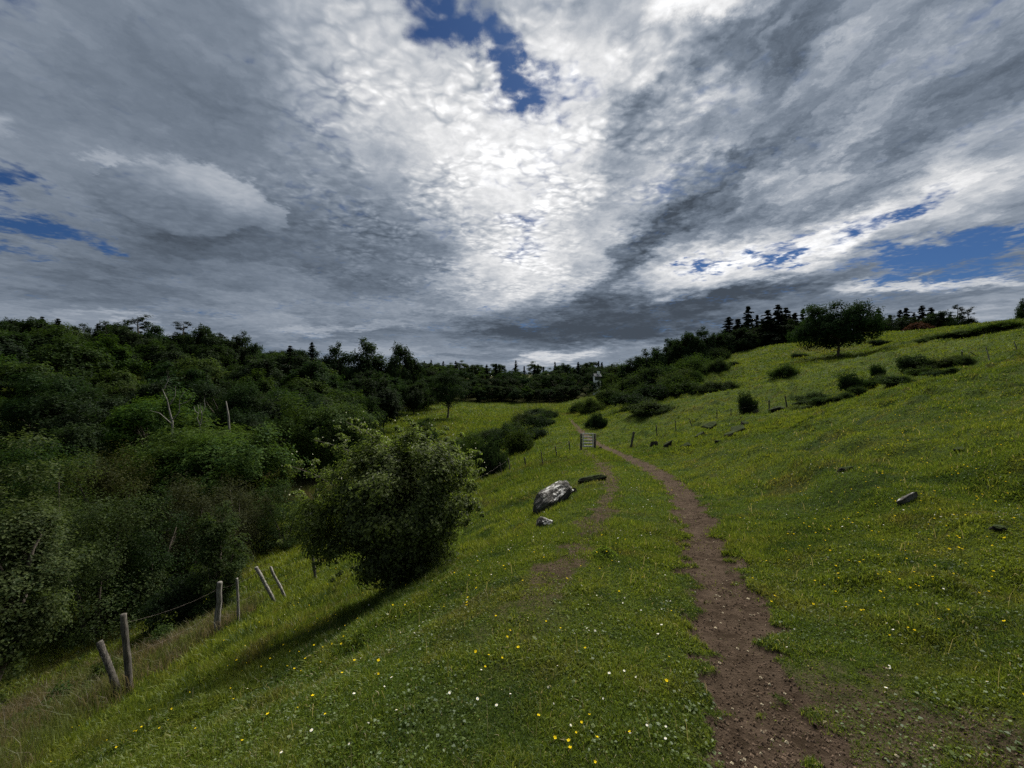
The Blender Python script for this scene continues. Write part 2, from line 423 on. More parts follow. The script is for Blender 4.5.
# ------------------------------------------------------------------ ground and path
if 'ground' not in DEV:
    nx, ny = 980, 900
    tx = np.linspace(math.asinh(-650 / .7), math.asinh(650 / .7), nx)
    ty = np.linspace(math.asinh(-26 / .7), math.asinh(880 / .7), ny)
    gx = .7 * np.sinh(tx); gy = .7 * np.sinh(ty)
    GX, GY = np.meshgrid(gx, gy)
    Dm = dirt(GX, GY)
    GZ = zw(GX, GY) - .035 * Dm
    V = np.stack([GX, GY, GZ], -1).reshape(-1, 3)
    ii, jj = np.meshgrid(np.arange(ny - 1), np.arange(nx - 1), indexing='ij')
    base = ii * nx + jj
    Q = np.stack([base, base + 1, base + nx + 1, base + nx], -1).reshape(-1, 4)
    fd = Dm.ravel()[Q].mean(1)
    SS = GX - pathx(GY)
    wob = 3 * fbm(GX / 6, GY / 6, 66, 3)
    Lt = np.maximum(sstep(-24, -27, GX + wob + .12 * np.clip(GY - 60, 0, 90)) * sstep(14, 18, GY), sstep(150, 153, GY + .3 * wob) * sstep(70, 50, GX))
    Lt = np.maximum(Lt, sstep(-13.5, -16, SS + .4 * wob) * sstep(26, 20, GY))
    def sheet(name, q):
        used, inv = np.unique(q.ravel(), return_inverse=True)
        mb = MB(); mb.add(V[used], inv.reshape(-1, 4))
        o = link(name, mb.mesh(name, M['ground'], True, {'dirt': Dm.ravel()[used], 'litter': Lt.ravel()[used]}))
        tag(o, kind='structure'); return o
    sheet('ground', Q[fd <= .42]); sheet('path', Q[fd > .42])
    del V, Q, GX, GY, GZ

# ------------------------------------------------------------------ grass
def scatter(n, r0, r1, umin=-170, umax=1190):
    """n random points of the view's wedge between two distances, evenly spread over the picture's rows"""
    k = np.exp(rng.uniform(math.log(r0), math.log(r1), n))
    u = rng.uniform(umin, umax, n)
    return (u - 512) / F * k, k

def blades(mb, X, Y, h, w, lean, tint, seg=2):
    n = len(X)
    Z = zw(X, Y) - .035 * dirt(X, Y) - .01
    az = rng.uniform(0, 2 * np.pi, n)
    d = np.stack([np.cos(az), np.sin(az), np.zeros(n)], 1)
    sd = rng.uniform(0, 2 * np.pi, n)
    s = np.stack([np.cos(sd), np.sin(sd), np.zeros(n)], 1) * (w * .5)[:, None]
    p = np.stack([X, Y, Z], 1)
    hh = h[:, None]; ln = lean[:, None]
    tip = p + d * hh * ln + np.array([0, 0, 1]) * hh * np.sqrt(np.clip(1 - ln ** 2 * .8, .05, 1))
    if seg == 1:
        v = np.stack([p - s, p + s, tip], 1).reshape(-1, 3)
        mb.add(v, None, np.arange(n * 3).reshape(n, 3), 0, np.repeat(tint, 3))
    else:
        mid = p + d * hh * ln * .3 + np.array([0, 0, 1]) * hh * .6
        v = np.stack([p - s, p + s, mid + s * .85, mid - s * .85, tip], 1).reshape(-1, 3)
        b = np.arange(n)[:, None] * 5
        mb.add(v, b + np.array([[0, 1, 2, 3]]), b + np.array([[3, 2, 4]]), 0, np.repeat(tint, 5))

if 'grass' not in DEV:
    mb = MB()
    def sward(n, r0, r1, hs, ws, seg):
        X, Y = scatter(n, r0, r1)
        d = dirt(X, Y); s = X - pathx(Y)
        cl = fbm(X / .35, Y / .35, 91, 3)
        big = fbm(X / 1.6, Y / 1.6, 95, 3)
        keep = rng.uniform(size=n) > np.clip((d - .12) * 1.25 + .12 * (cl < -.2), 0, .93)
        X, Y, d, cl, big, s = (a[keep] for a in (X, Y, d, cl, big, s))
        k = len(X)
        left = sstep(-2.5, -5, s)
        h = hs * np.clip(1.1 + 1.3 * cl + .8 * big, .75, 2.6) * np.interp(Y, [1.5, 8, 30, 80], [1, 1.1, 1.5, 2.2]) * rng.uniform(.5, 1.5, k) * (1 - .65 * np.clip(d, 0, 1)) * (1 + .7 * left)
        h = np.clip(h, .012, .6)
        w = np.maximum(ws, .0021 * Y) * rng.uniform(.7, 1.4, k)
        tint = np.clip(rng.uniform(0, 1, k) * .75 + .3 * (cl + .35), 0, 1)
        tint = .42 + (tint - .42) * np.interp(Y, [6, 40], [1, .35])
        tint = np.where(rng.uniform(size=k) < np.interp(Y, [2, 20], [.02, .004]), 1., np.minimum(tint, .96))
        blades(mb, X, Y, h, w, rng.uniform(.15, .95, k), tint, seg)
    sward(680000, 1.15, 6, .031, .0042, 2)
    sward(560000, 4.5, 24, .046, .006, 1)
    sward(460000, 18, 95, .075, .01, 1)
    sward(260000, 55, 150, .10, .01, 1)
    # clover, silverweed and plantain leaves low in the turf
    X, Y = scatter(100000, 1.15, 14)
    k = (rng.uniform(size=len(X)) > dirt(X, Y) * 1.1) & (fbm(X / .5, Y / .5, 61, 3) > -.12); X = X[k]; Y = Y[k]; n = len(X)
    p = np.stack([X, Y, zw(X, Y) - .035 * dirt(X, Y) + rng.uniform(.006, .03, n)], 1)
    nr = rng.normal(size=(n, 3)) * .45 + np.array([0, 0, 1.])
    for lo_, hi_ in ((.008, .011), (.011, .014), (.014, .018)):
        kk = rng.uniform(size=n) < .4
        leaves(mb, p[kk], nr[kk], hi_ * 1.1, rng, .75, 0, rng.uniform(.05, .72, kk.sum()))
    # a few taller stalks
    X, Y = scatter(2600, 1.5, 22)
    k = dirt(X, Y) < .1; X = X[k]; Y = Y[k]
    blades(mb, X, Y, rng.uniform(.08, .22, len(X)), np.maximum(.002, .001 * Y), rng.uniform(.1, .8, len(X)), rng.choice([.3, .7, 1.], len(X)), 2)
    # rank grass along and below the left fence
    X = rng.uniform(-16, 0, 60000); Y = rng.uniform(3.5, 22, 60000); s = X - pathx(Y)
    k = (s < -6.5) & (s > -17) & (fbm(X / 1.2, Y / 1.2, 12, 3) > -.12); X = X[k]; Y = Y[k]
    blades(mb, X, Y, rng.uniform(.08, .27, len(X)), np.maximum(.003, .0016 * Y), rng.uniform(.1, .8, len(X)), rng.uniform(.1, .9, len(X)), 2)
    # the field's own grass and the valley floor
    o = link('grass', mb.mesh('grass', M['grass'], True)); tag(o, kind='stuff')
    mb = MB()
    X = rng.uniform(-17, -3, 70000); Y = rng.uniform(3.2, 11, 70000); s = X - pathx(Y)
    fx = np.interp(Y, [3, 6.2, 8.6, 11.5, 15], [-4.6, -6.6, -6.7, -6.6, -6.6])
    k = (X < fx - .25 - .5 * vnoise(X * 1.5, Y * 1.5, 8)) & (s > -15.5) & (X < -4.9 - .36 * (Y - 5)) & (fbm(X / 1.7, Y / 1.7, 14, 3) > -.2); X = X[k]; Y = Y[k]
    blades(mb, X, Y, rng.uniform(.16, .5, len(X)), np.maximum(.003, .0011 * Y), rng.uniform(.1, .75, len(X)), rng.uniform(0, 1, len(X)), 2)
    X = rng.uniform(-28, -14, 30000); Y = rng.uniform(28, 42, 30000)
    blades(mb, X, Y, rng.uniform(.4, .9, len(X)), np.full(len(X), .05), rng.uniform(.1, .7, len(X)), rng.uniform(0, .6, len(X)), 1)
    o = link('dry_grass', mb.mesh('dry_grass', M['straw'], True)); tag(o, kind='stuff')

# ------------------------------------------------------------------ crumbs of earth, pebbles and straw on the bare tracks
if 'grass' not in DEV:
    X, Y = scatter(42000, 1.2, 22, 500, 1040)
    k = rng.uniform(size=len(X)) < dirt(X, Y) * .8 - .1; X = X[k]; Y = Y[k]; n = len(X)
    Z = zw(X, Y) - .035 * dirt(X, Y) + .003
    sz = rng.uniform(.003, .011, n) * np.interp(Y, [1, 20], [1, 2.2])
    mb = MB()
    oct_ = np.array([(1, 0, 0), (0, 1, 0), (-1, 0, 0), (0, -1, 0), (0, 0, .8), (0, 0, -.6)])
    v = np.stack([X, Y, Z], 1)[:, None] + oct_[None] * sz[:, None, None] * rng.uniform(.55, 1.4, (n, 6, 1))
    f = np.array([(0, 1, 4), (1, 2, 4), (2, 3, 4), (3, 0, 4), (1, 0, 5), (2, 1, 5), (3, 2, 5), (0, 3, 5)])
    mb.add(v.reshape(-1, 3), None, (np.arange(n)[:, None, None] * 6 + f[None]).reshape(-1, 3), 0, np.repeat(rng.uniform(0, 1, n), 6))
    tag(link('gravel', mb.mesh('gravel', M['crumb'], False)), kind='stuff')

# ------------------------------------------------------------------ trees
def broadleaf(name, r, H=10., rx=3.6, rz=4.0, base=2.2, n=9000, leaf=.26, mat='wood_a', clumps=70, cr=(.75, 1.35), sky=0., flat=.68):
    """meshes (trunk with limbs, crown) of one tree standing at the origin"""
    mb = MB(); cz = base + rz
    d = unit(r, clumps * 3)
    ph = r.uniform(0, 6.28, 6)
    lob = 1 + .22 * np.sin(d[:, 0] * 3.1 + ph[0]) + .2 * np.sin(d[:, 1] * 3.7 + ph[1]) + .16 * np.sin(d[:, 2] * 4.3 + ph[2])
    c = np.array([0, 0, cz]) + d * (r.uniform(.45, 1., len(d)) ** .5 * lob)[:, None] * np.array([rx, rx, rz]) * .82
    c = c[c[:, 2] > base * .75]
    out = []
    for p in c:
        if all(np.linalg.norm(p - q) > .55 * cr[0] * (1 + sky) for q in out): out.append(p)
        if len(out) >= clumps: break
    c = np.array(out)
    rad = r.uniform(cr[0], cr[1], len(c))
    per = n * rad ** 2 / (rad ** 2).sum()
    clump_leaves(mb, c, rad, per, leaf, r, flat, heart=np.array([0, 0, base + rz * .7]))
    crown = mb.mesh(name + '_crown', M[mat], False)
    tb = MB(); tr = H * .018
    top = np.array([r.uniform(-.5, .5), r.uniform(-.5, .5), base + rz * 1.2])
    tt = np.linspace(0, 1, 7)[:, None]
    pts = top * tt + np.array([.2, .1, 0]) * np.sin(tt * 5 + ph[3])
    pts[0] = 0; pts[0, 2] = -.4
    tube(tb, pts, tr * np.array([1.5, 1.05, .9, .75, .6, .4, .15]), 9, rough=.06, r=r)
    for q in c[r.permutation(len(c))[:16]]:
        f = r.uniform(.25, .7); p0 = np.array([np.interp(f, tt[:, 0], pts[:, k]) for k in range(3)])
        if q[2] < p0[2]: p0 = np.array([np.interp(.28, tt[:, 0], pts[:, k]) for k in range(3)])
        mid = (p0 + q) / 2 + np.array([0, 0, .25]) + r.normal(size=3) * .2
        tube(tb, [p0, (p0 + mid) / 2 + r.normal(size=3) * .05, mid, (mid + q) / 2 + r.normal(size=3) * .1, q], tr * np.array([.5, .42, .33, .2, .08]), 6)
    return tb.mesh(name + '_trunk', M['bark']), crown

def conifer(name, r, H=12., w=2.4, n=13000, mat='conifer', sparse=1.0, base=.12):
    mb = MB(); tb = MB()
    tube(tb, [(0, 0, -.4), (.03, 0, H * .3), (0, .05, H * .7), (0, 0, H)], [H * .02, H * .016, H * .009, .02], 8)
    levels = int(H * 2.4 * sparse); P = []; NN = []
    per = max(4, int(n / (levels * 7)))
    for i in range(levels):
        f = base + (1 - base) * (i + r.uniform(-.3, .3)) / levels
        z = H * f
        L = w * (1 - f) ** 1.0 * r.uniform(.35, 1.25) + .12
        for b in range(7):
            if r.uniform() < .3: continue
            a = r.uniform(0, 6.283); ll = L * r.uniform(.4, 1.3)
            t = np.sort(r.uniform(.08, 1, per))
            x = t * ll; zz = z + .12 * ll * np.sin(t * 2.2) - .28 * ll * t ** 2 + r.normal(size=per) * .05
            side = r.normal(size=per) * .16 * (1 - t * .6) * ll
            P.append(np.stack([np.cos(a) * x - np.sin(a) * side, np.sin(a) * x + np.cos(a) * side, zz], 1))
            NN.append(np.stack([np.cos(a) * .4 + r.normal(size=per) * .3, np.sin(a) * .4 + r.normal(size=per) * .3, .7 + r.normal(size=per) * .3], 1))
            if ll > .8: tube(tb, [(0, 0, z), (np.cos(a) * ll * .5, np.sin(a) * ll * .5, z + .08 * ll), (np.cos(a) * ll * .95, np.sin(a) * ll * .95, z - .12 * ll)], [.04, .03, .01], 4)
    leaves(mb, np.concatenate(P), np.concatenate(NN), .36, r, .5)
    return tb.mesh(name + '_trunk', M['bark']), mb.mesh(name + '_crown', M[mat], False)

def open_pine(name, r, H=12., mat='conifer'):
    """tall, thin-crowned pine with a few flat foliage plates"""
    mb = MB(); tb = MB()
    bend = r.uniform(-.6, .6)
    pts = np.array([(0, 0, -.4), (.1, 0, H * .25), (bend * .4, .1, H * .55), (bend, 0, H * .8), (bend * 1.1, 0, H * .97)])
    tube(tb, pts, [.26, .2, .15, .09, .03], 8)
    C = []
    for k in range(22):
        f = r.uniform(.45, 1.); a = r.uniform(0, 6.28); L = r.uniform(.4, 2.0) * (1.3 - f * .7)
        p0 = np.array([np.interp(f * H, pts[:, 2], pts[:, 0]), 0, f * H])
        q = p0 + np.array([np.cos(a) * L, np.sin(a) * L, r.uniform(-.1, .9)])
        tube(tb, [p0, (p0 + q) / 2 + np.array([0, 0, -.05]), q], [.06, .045, .015], 5)
        C.append(q)
    C = np.array(C); rad = r.uniform(.3, .8, len(C))
    clump_leaves(mb, C, rad, np.full(len(C), 120), .26, r, .75, aspect=.4, density=1.6)
    return tb.mesh(name + '_trunk', M['bark']), mb.mesh(name + '_crown', M[mat], False)

def bush(name, r, w=1., h=1., n=5000, leaf=.09, mat='scrub', clumps=26, cr=(.22, .42), flat=.8, spiky=0.):
    """unit-ish bush with its foliage down to the ground"""
    mb = MB()
    d = unit(r, clumps); d[:, 2] = np.abs(d[:, 2])
    c = d * (r.uniform(.25, 1, clumps) ** .5)[:, None] * np.array([w, w, h]) * .78
    c[:, 2] += h * .06
    rad = r.uniform(cr[0], cr[1], clumps) * min(w, h)
    clump_leaves(mb, c, rad, n * rad ** 2 / (rad ** 2).sum(), leaf, r, flat)
    if spiky:
        k = int(n * .12); j = r.integers(0, clumps, k)
        dd = d[j] + r.normal(size=(k, 3)) * .35; dd[:, 2] = np.abs(dd[:, 2]) + .3
        dd /= np.linalg.norm(dd, axis=1, keepdims=True)
        leaves(mb, c[j] + dd * (rad[j] * r.uniform(.8, 1.0 + spiky, k))[:, None], dd, leaf, r, .5)
    fol = mb.mesh(name + '_foliage', M[mat], False)
    tb = MB()
    for p in c[:10]:
        tube(tb, [(p[0] * .1, p[1] * .1, -.2 * h), (p[0] * .45, p[1] * .45, p[2] * .5), p], [.014 * h, .010 * h, .003 * h], 5)
    return tb.mesh(name + '_stems', M['bark']), fol

def plant(kind, meshes, loc, scale, rz, label, cat, group=None, parts=('trunk', 'crown'), sink=.0):
    o = link(kind, None, None, (loc[0], loc[1], loc[2] - sink))
    o.rotation_euler = (0, 0, rz)
    o.scale = scale if hasattr(scale, '__len__') else (scale, scale, scale)
    tag(o, label, cat, group)
    for nm, me in zip(parts, meshes): link(nm, me, o)
    return o

R = np.random.default_rng

if 'trees' not in DEV:
    # ---- prototypes
    BL = [broadleaf('broadleaf', R(100 + i), 10, 4.0 + .3 * (i % 3), 3.7 + .3 * (i % 2), .9, 9500, .40, ['wood_a', 'wood_b', 'wood_a', 'wood_c', 'wood_b', 'wood_a'][i], 52, (.85, 1.5), flat=.9) for i in range(6)]
    NEARB = [broadleaf('near_broadleaf', R(130 + i), 10, 4.0 + .3 * (i % 3), 3.7 + .3 * (i % 2), .6, 26000, .23, ['wood_a', 'wood_b', 'wood_a', 'wood_c', 'wood_b', 'wood_a'][i], 70, (.7, 1.35), flat=.9) for i in range(6)]
    tone = ['mid green', 'very dark green', 'mid green', 'fresh green', 'very dark green', 'mid green']
    FARB = [broadleaf('far_broadleaf', R(150 + i), 12, 4.2, 5.2, .6, 5000, .46, ['wood_b', 'wood_a', 'wood_b'][i], 50) for i in range(3)]
    CON = [conifer('conifer', R(200 + i), 12, [3.3, 3.9, 2.8][i]) for i in range(3)]
    PINE = [open_pine('open_pine', R(220 + i)) for i in range(3)]
    BU = [bush('bush', R(240 + i), 1, 1, 6500, .10, ['scrub', 'wood_b', 'scrub', 'wood_a'][i], 34, (.2, .5), .8, .7) for i in range(4)]
    SB = ('stem', 'foliage')
    r = R(5)

    # ---- left hillside wood
    pts = []
    cand = []
    for Y in np.exp(np.linspace(math.log(17), math.log(175), 260)):
        for k in range(16):
            X = r.uniform(-165, -12); y = Y * r.uniform(.98, 1.02)
            u = 512 + F * X / y
            if u < -70 or u > 640: continue
            if y < 23 or (y < 27 and u > 235): continue
            if y < 36 and X > -.64 * y - 1: continue
            if 36 <= y < 60 and X > -.40 * y: continue
            if y >= 60 and y < 150 and X > -23.5 - .06 * (y - 60): continue
            if y >= 150 and X > -30: continue
            cand.append((X, y))
    r.shuffle(cand)
    for X, y in cand:
        sp = np.interp(y, [17, 32, 60, 90, 170], [5.2, 6.2, 6.6, 7.0, 8.8])
        if all((X - a) ** 2 + (y - b) ** 2 > sp * sp for a, b in pts): pts.append((X, y))
    pts.sort(key=lambda t: t[1]); pts = pts[:262]
    for X, y in pts:
        z = float(zw(X, y)); i = int(r.integers(0, 6))
        u = 512 + F * X / y
        if (y > 88 and r.uniform() < .8) or (215 < u < 420 and y < 62 and r.uniform() < .75): i = (1, 4)[i % 2]
        h = np.interp(y, [17, 32, 60, 110, 170], [5.2, 8.0, 9.2, 10.0, 11.]) * r.uniform(.72, 1.2)
        if y > 78 and u < 330: h *= 1.14
        if y > 95 and r.uniform() < .15: h *= 1.2
        s = h / 10.
        top = 384 - (z - EYE + h) / y * F
        row = 'foot' if y < 32 else ('lower rows' if y < 55 else ('middle rows' if y < 95 else 'top rows'))
        plant('broadleaf_tree', (NEARB if y < 50 else BL)[i], (X, y, z), (s * r.uniform(.98, 1.25), s * r.uniform(.98, 1.25), s), r.uniform(0, 6.28),
              f'{tone[i]} round tree in the {row} of the left hillside wood', 'tree', f'{tone[i]} trees in the {row} of the left wood', sink=.3)
    # the wood goes on past the edge of the picture
    r2 = R(77); more = []
    for k in range(4000):
        y = math.exp(r2.uniform(math.log(11), math.log(130))); u = r2.uniform(-420, -72); X = (u - 512) / F * y
        if X < -170: continue
        sp = np.interp(y, [11, 40, 130], [4.6, 6.5, 8.5])
        if all((X - a) ** 2 + (y - b) ** 2 > sp * sp for a, b in more + pts): more.append((X, y))
    for X, y in more[:60]:
        z = float(zw(X, y)); i = int(r2.integers(0, 6)); s = np.interp(y, [11, 32, 60, 130], [4.2, 7.5, 9.2, 11.]) * r2.uniform(.8, 1.2) / 10.
        plant('broadleaf_tree', (NEARB if y < 50 else BL)[i], (X, y, z), (s * 1.15, s * 1.15, s), r2.uniform(0, 6.28), f'{tone[i]} round tree where the left wood runs on past the view', 'tree', f'{tone[i]} trees of the left wood past the view', sink=.3)
    # ---- marked trees on the left skyline
    def sky_tree(u, Y, vtop, me, label, width=1.0, cat='tree', kind='broadleaf_tree', nominal=8.7, group=None):
        X, y, z = on(u, Y)
        h = (384 - vtop) / F * Y + EYE - z
        s = h / nominal
        return plant(kind, me, (X, y, z), (s * width, s * width, s), r.uniform(0, 6.28), label, cat, group)
    sky_tree(405, 140, 346, BL[1], 'tall dark tree standing clear on the skyline at the end of the left wood', .62)
    sky_tree(364, 135, 343, BL[4], 'broad dark domed tree rising one gap before the tall clear-standing tree', .95)
    sky_tree(338, 135, 347, BL[4], 'low dark rounded tree touching the broad domed tree on the left skyline', .8)
    sky_tree(206, 112, 327, BL[1], 'dark bushy-topped tree standing up from the left skyline next to an open pine', .7)
    sky_tree(245, 115, 336, BL[4], 'dark egg-shaped tree on the left skyline', .75)
    sky_tree(180, 112, 323, PINE[0], 'thin-crowned open pine beside the bushy-topped tree on the left skyline', 1.5, 'pine', 'pine_tree', 12.)
    sky_tree(138, 108, 317, PINE[1], 'tallest open pine, gaps between its plates, on the left skyline', 1.5, 'pine', 'pine_tree', 12.)
    sky_tree(222, 118, 334, PINE[2], 'small open pine between two dark rounded trees on the skyline', 1.2, 'pine', 'pine_tree', 12.)
    sky_tree(312, 128, 341, CON[2], 'slim ragged conifer on the skyline before the broad domed tree', 1.1, 'conifer', 'conifer_tree', 12.)
    for u, vt, lab in ((42, 316, 'dark pointed conifer, first of the small spires at the left edge of the skyline'), (58, 318, 'dark pointed conifer, second of the small spires at the left edge of the skyline'), (98, 323, 'short dark conifer alone between spires and the tallest open pine on the left skyline'), (290, 345, 'short dark conifer spire on the skyline before the slim ragged conifer')):
        sky_tree(u, 104, vt, CON[1], lab, 1.5, 'conifer', 'conifer_tree', 12.)

    # ---- far wood behind the field
    pts = []
    for k in range(2600):
        y = r.uniform(151, 262); X = r.uniform(-52, 62)
        sp = np.interp(y, [150, 260], [7.5, 11.])
        if all((X - a) ** 2 + (y - b) ** 2 > sp * sp for a, b in pts): pts.append((X, y))
    fr = []
    for k in range(400):
        y = r.uniform(151, 157); X = r.uniform(-36, 30)
        if all((X - a) ** 2 + (y - b) ** 2 > 4.4 ** 2 for a, b in fr): fr.append((X, y))
    for X, y in fr + pts[:105]:
        u = 512 + F * X / y
        z = float(zw(X, y)); con = y > 190 and r.uniform() < .3
        h = r.uniform(9.5, 14.) * (.8 if u > 600 else 1.) * (.62 if y < 157 else 1)
        if con:
            plant('conifer_tree', CON[int(r.integers(0, 3))], (X, y, z), (h * .11, h * .11, h * .95 / 12), r.uniform(0, 6.28), 'dark narrow conifer spiking up from the back of the far wood behind the field', 'conifer', 'conifers in the far wood behind the field', sink=.3)
        else:
            plant('broadleaf_tree', FARB[int(r.integers(0, 3))], (X, y, z), (h / 12 * 1.25, h / 12 * 1.25, h / 12), r.uniform(0, 6.28), 'dark rounded tree in the far wood closing off the field in the valley', 'tree', 'rounded trees in the far wood behind the field', sink=.3)

    # ---- trees in and by the field
    X, y, z = on(447, 92)
    plant('broadleaf_tree', broadleaf('field_tree', R(301), 10, 3.6, 4.1, 1.9, 9000, .26, 'wood_b', 60), (X, y, z), 1.22, 0, 'dark rounded tree with a clear trunk standing alone in the valley field', 'tree')
    X, y, z = on(425, 48)
    plant('broadleaf_tree', broadleaf('field_edge_tree', R(302), 6, 2.3, 2.4, .5, 9000, .2, 'wood_a', 44, (.5, .9)), (X, y, z), .88, 1, 'bushy green tree just behind the big hawthorn at the near edge of the field', 'tree')
    for u, Y, h, w in ((268, 45, 8.6, 1.15), (300, 47, 8.8, 1.2), (335, 46, 8.2, 1.15), (362, 52, 8.2, 1.0), (248, 39, 7.2, 1.0)):
        X, y, z = on(u, Y); s = h / 10
        plant('broadleaf_tree', NEARB[1 if u != 335 else 0], (X, y, z), (s * w, s * w, s), r.uniform(0, 6), {268: 'huge dark tree at the foot of the left wood over the brown clearing', 300: 'dark tree in the middle of the shadowy mass over the brown clearing', 335: 'greener tree in the shadowy mass above the big hawthorn', 362: 'dark tree at the field end of the shadowy mass', 248: 'dark tree beside the pale pole at the end of the shadowy mass'}[u], 'tree', sink=.4)

    # ---- dead tree and bare pole in the left wood
    tb = MB(); q = R(310)
    tube(tb, [(0, 0, -5.5), (.05, 0, -.3), (.1, 0, 1.0), (-.1, 0, 1.7), (-.35, .1, 2.5), (-.6, 0, 3.3)], [.1, .07, .055, .045, .03, .008], 7, rough=.1, r=q)
    for p in ([(0, 0, 1.0), (.5, .1, 1.7), (.6, 0, 2.6), (1.0, 0, 3.2)], [(-.1, 0, 2.2), (.3, 0, 2.8), (.25, .1, 3.5)], [(0, 0, .9), (-.8, 0, 1.6), (-1.5, 0, 1.8)], [(-.5, 0, 3.3), (-.2, 0, 3.9), (-.3, 0, 4.6)], [(.55, 0, 2.2), (1.1, .1, 2.4), (1.5, .1, 2.9)]):
        tube(tb, p, np.linspace(.032, .006, len(p)), 5, rough=.1, r=q)
    snag = tb.mesh('snag', M['deadwood'])
    X, y, z = on(171, 27)
    o = link('dead_tree', snag, None, (X, y, EYE - (436 - 384) / F * 27)); tag(o, 'bare bleached dead tree with forked branches, the one further from the pale pole', 'dead tree')
    X, y, z = on(199, 27)
    o = link('dead_tree', snag, None, (X, y, EYE - (434 - 384) / F * 27)); o.rotation_euler = (.06, -.12, 2.6); o.scale = (.75, .75, .62); tag(o, 'bare bleached dead tree with forked branches, the one nearer the pale pole', 'dead tree')
    tb = MB(); tube(tb, [(0, 0, -5.5), (-.03, 0, 0), (-.12, 0, 1.6), (-.3, 0, 2.7)], [.1, .07, .055, .03], 7, rough=.1, r=q)
    X, y, z = on(230, 29)
    o = link('bare_pole', tb.mesh('pole', M['deadwood']), None, (X, y, EYE - (437 - 384) / F * 29)); tag(o, 'single straight bleached pole of a dead tree in front of the dark trees', 'dead tree')

    # ---- big hawthorn on the slope
    q = R(320)
    X, y, z = at(398, 588)
    mb = MB(); S = y / F
    spec = []   # clumps: offset in picture pixels from the foot (right, up), depth in m, radius px
    def lobe(n, cu, cv, au, av, dep, r0, r1, lo=.15, hi=1., a0=0., a1=6.283):
        for _ in range(n):
            a = q.uniform(a0, a1); rr = q.uniform(lo, hi) ** .6
            spec.append((cu + au * rr * math.cos(a), cv + av * rr * math.sin(a), q.uniform(-1, 1) * dep * math.sqrt(max(.06, 1 - rr * rr * .8)), q.uniform(r0, r1)))
    lobe(85, 14, 97, 50, 45, 1.15, 8, 21)          # main head
    lobe(74, -50, 70, 40, 32, .8, 8, 17)           # arm leaning down the slope
    lobe(44, -20, 116, 36, 26, .8, 7, 15)          # shoulder between them
    lobe(46, 2, 70, 46, 36, .7, 12, 20, 0., .9)    # dense heart
    lobe(14, 52, 112, 24, 16, .6, 6, 12)           # bulge over the track side
    for k in range(95):
        du = q.uniform(-32, 50); spec.append((du, -2 + (du + 28) * .28 + q.uniform(0, 48), q.uniform(-.7, .7), q.uniform(9, 16)))
    lobe(60, 12, 98, 62, 54, .5, 3.5, 8, .8, 1.15, -.4, 3.4)
    lobe(34, -50, 66, 46, 38, .4, 3.5, 8, .8, 1.15, 1.6, 4.4)
    sprays = []
    for (u0, v0, u1, v1) in ((-30, 128, -84, 148), (-10, 140, -52, 166), (10, 140, 20, 165), (30, 132, 62, 150), (-60, 100, -108, 122), (50, 118, 82, 128), (-20, 140, -20, 163), (45, 130, 45, 158), (-70, 60, -112, 52), (0, 140, 2, 162), (-40, 130, -66, 158), (60, 60, 72, 70), (-55, 110, -92, 128), (-66, 84, -112, 92), (20, 138, 34, 158), (62, 110, 84, 118), (66, 84, 86, 78), (-30, 20, -66, 8), (-44, 40, -84, 24), (50, 30, 70, 18), (-24, 140, -38, 168), (8, 145, 12, 166), (58, 124, 80, 138)):
        for f in np.linspace(0, 1, 6):
            sprays.append((u0 + (u1 - u0) * f + q.uniform(-2, 2), v0 + (v1 - v0) * f + q.uniform(-2, 2), q.uniform(-.3, .3), 7.5 * (1 - .55 * f)))
    c = np.array([(a * S, d, b * S) for a, b, d, e in spec]); rad = np.array([e * S for *_, e in spec])
    clump_leaves(mb, c, rad, 92000 * rad ** 2 / (rad ** 2).sum(), .06, q, .85, .45, heart=np.array([0, 0, 80 * S]))
    c2 = np.array([(a * S, d, b * S) for a, b, d, e in sprays]); rad2 = np.array([e * S for *_, e in sprays])
    clump_leaves(mb, c2, rad2, np.full(len(c2), 55), .05, q, .8, .5)
    fol = mb.mesh('hawthorn_foliage', M['haw'], False)
    tb = MB()
    for k in range(7):
        a = q.uniform(0, 6.28); e = np.array([q.uniform(-1.1, 1.1), q.uniform(-.7, .7), q.uniform(1.2, 2.3)])
        tube(tb, [(.1 * math.cos(a), .1 * math.sin(a), -.3), e * .3 + np.array([0, 0, .1]), e * .65 + q.normal(size=3) * .1, e], [.09, .07, .05, .015], 7, rough=.1, r=q)
    for (u0, v0, u1, v1) in ((-30, 128, -84, 148), (-60, 100, -108, 122), (-10, 140, -52, 166), (30, 132, 62, 150)):
        tube(tb, [(u0 * S, 0, v0 * S), ((u0 + u1) / 2 * S, 0, (v0 + v1) / 2 * S + .05), (u1 * S, 0, v1 * S)], [.009, .006, .003], 5)
    bl = MB()
    p = np.concatenate([c2[q.integers(0, len(c2), 330)] + q.normal(size=(330, 3)) * .10 + np.array([0, 0, .08]), c[q.integers(0, 95, 160)] + unit(q, 160) * .3 + np.array([0, 0, .12])])
    p = p[p[:, 2] > 1.7]
    p = p[q.permutation(len(p))[:190]]
    leaves(bl, p, unit(q, len(p)) + np.array([0, 0, .6]), .030, q, .8)
    big = plant('hawthorn_bush', (tb.mesh('hawthorn_stems', M['bark']), fol), (X, y, z), 1., 0, 'big wind-shaped hawthorn bush with pale tips and near-black underside on the grassy slope', 'bush', None, SB)
    link('blossom', bl.mesh('blossom', M['blossom'], False), big)

    # ---- near tree at the left edge
    X, y, z = on(-4, 8.6)
    t = broadleaf('edge_tree', R(330), 6, 1.25, 3.0, .1, 40000, .07, 'pale', 150, (.2, .5))
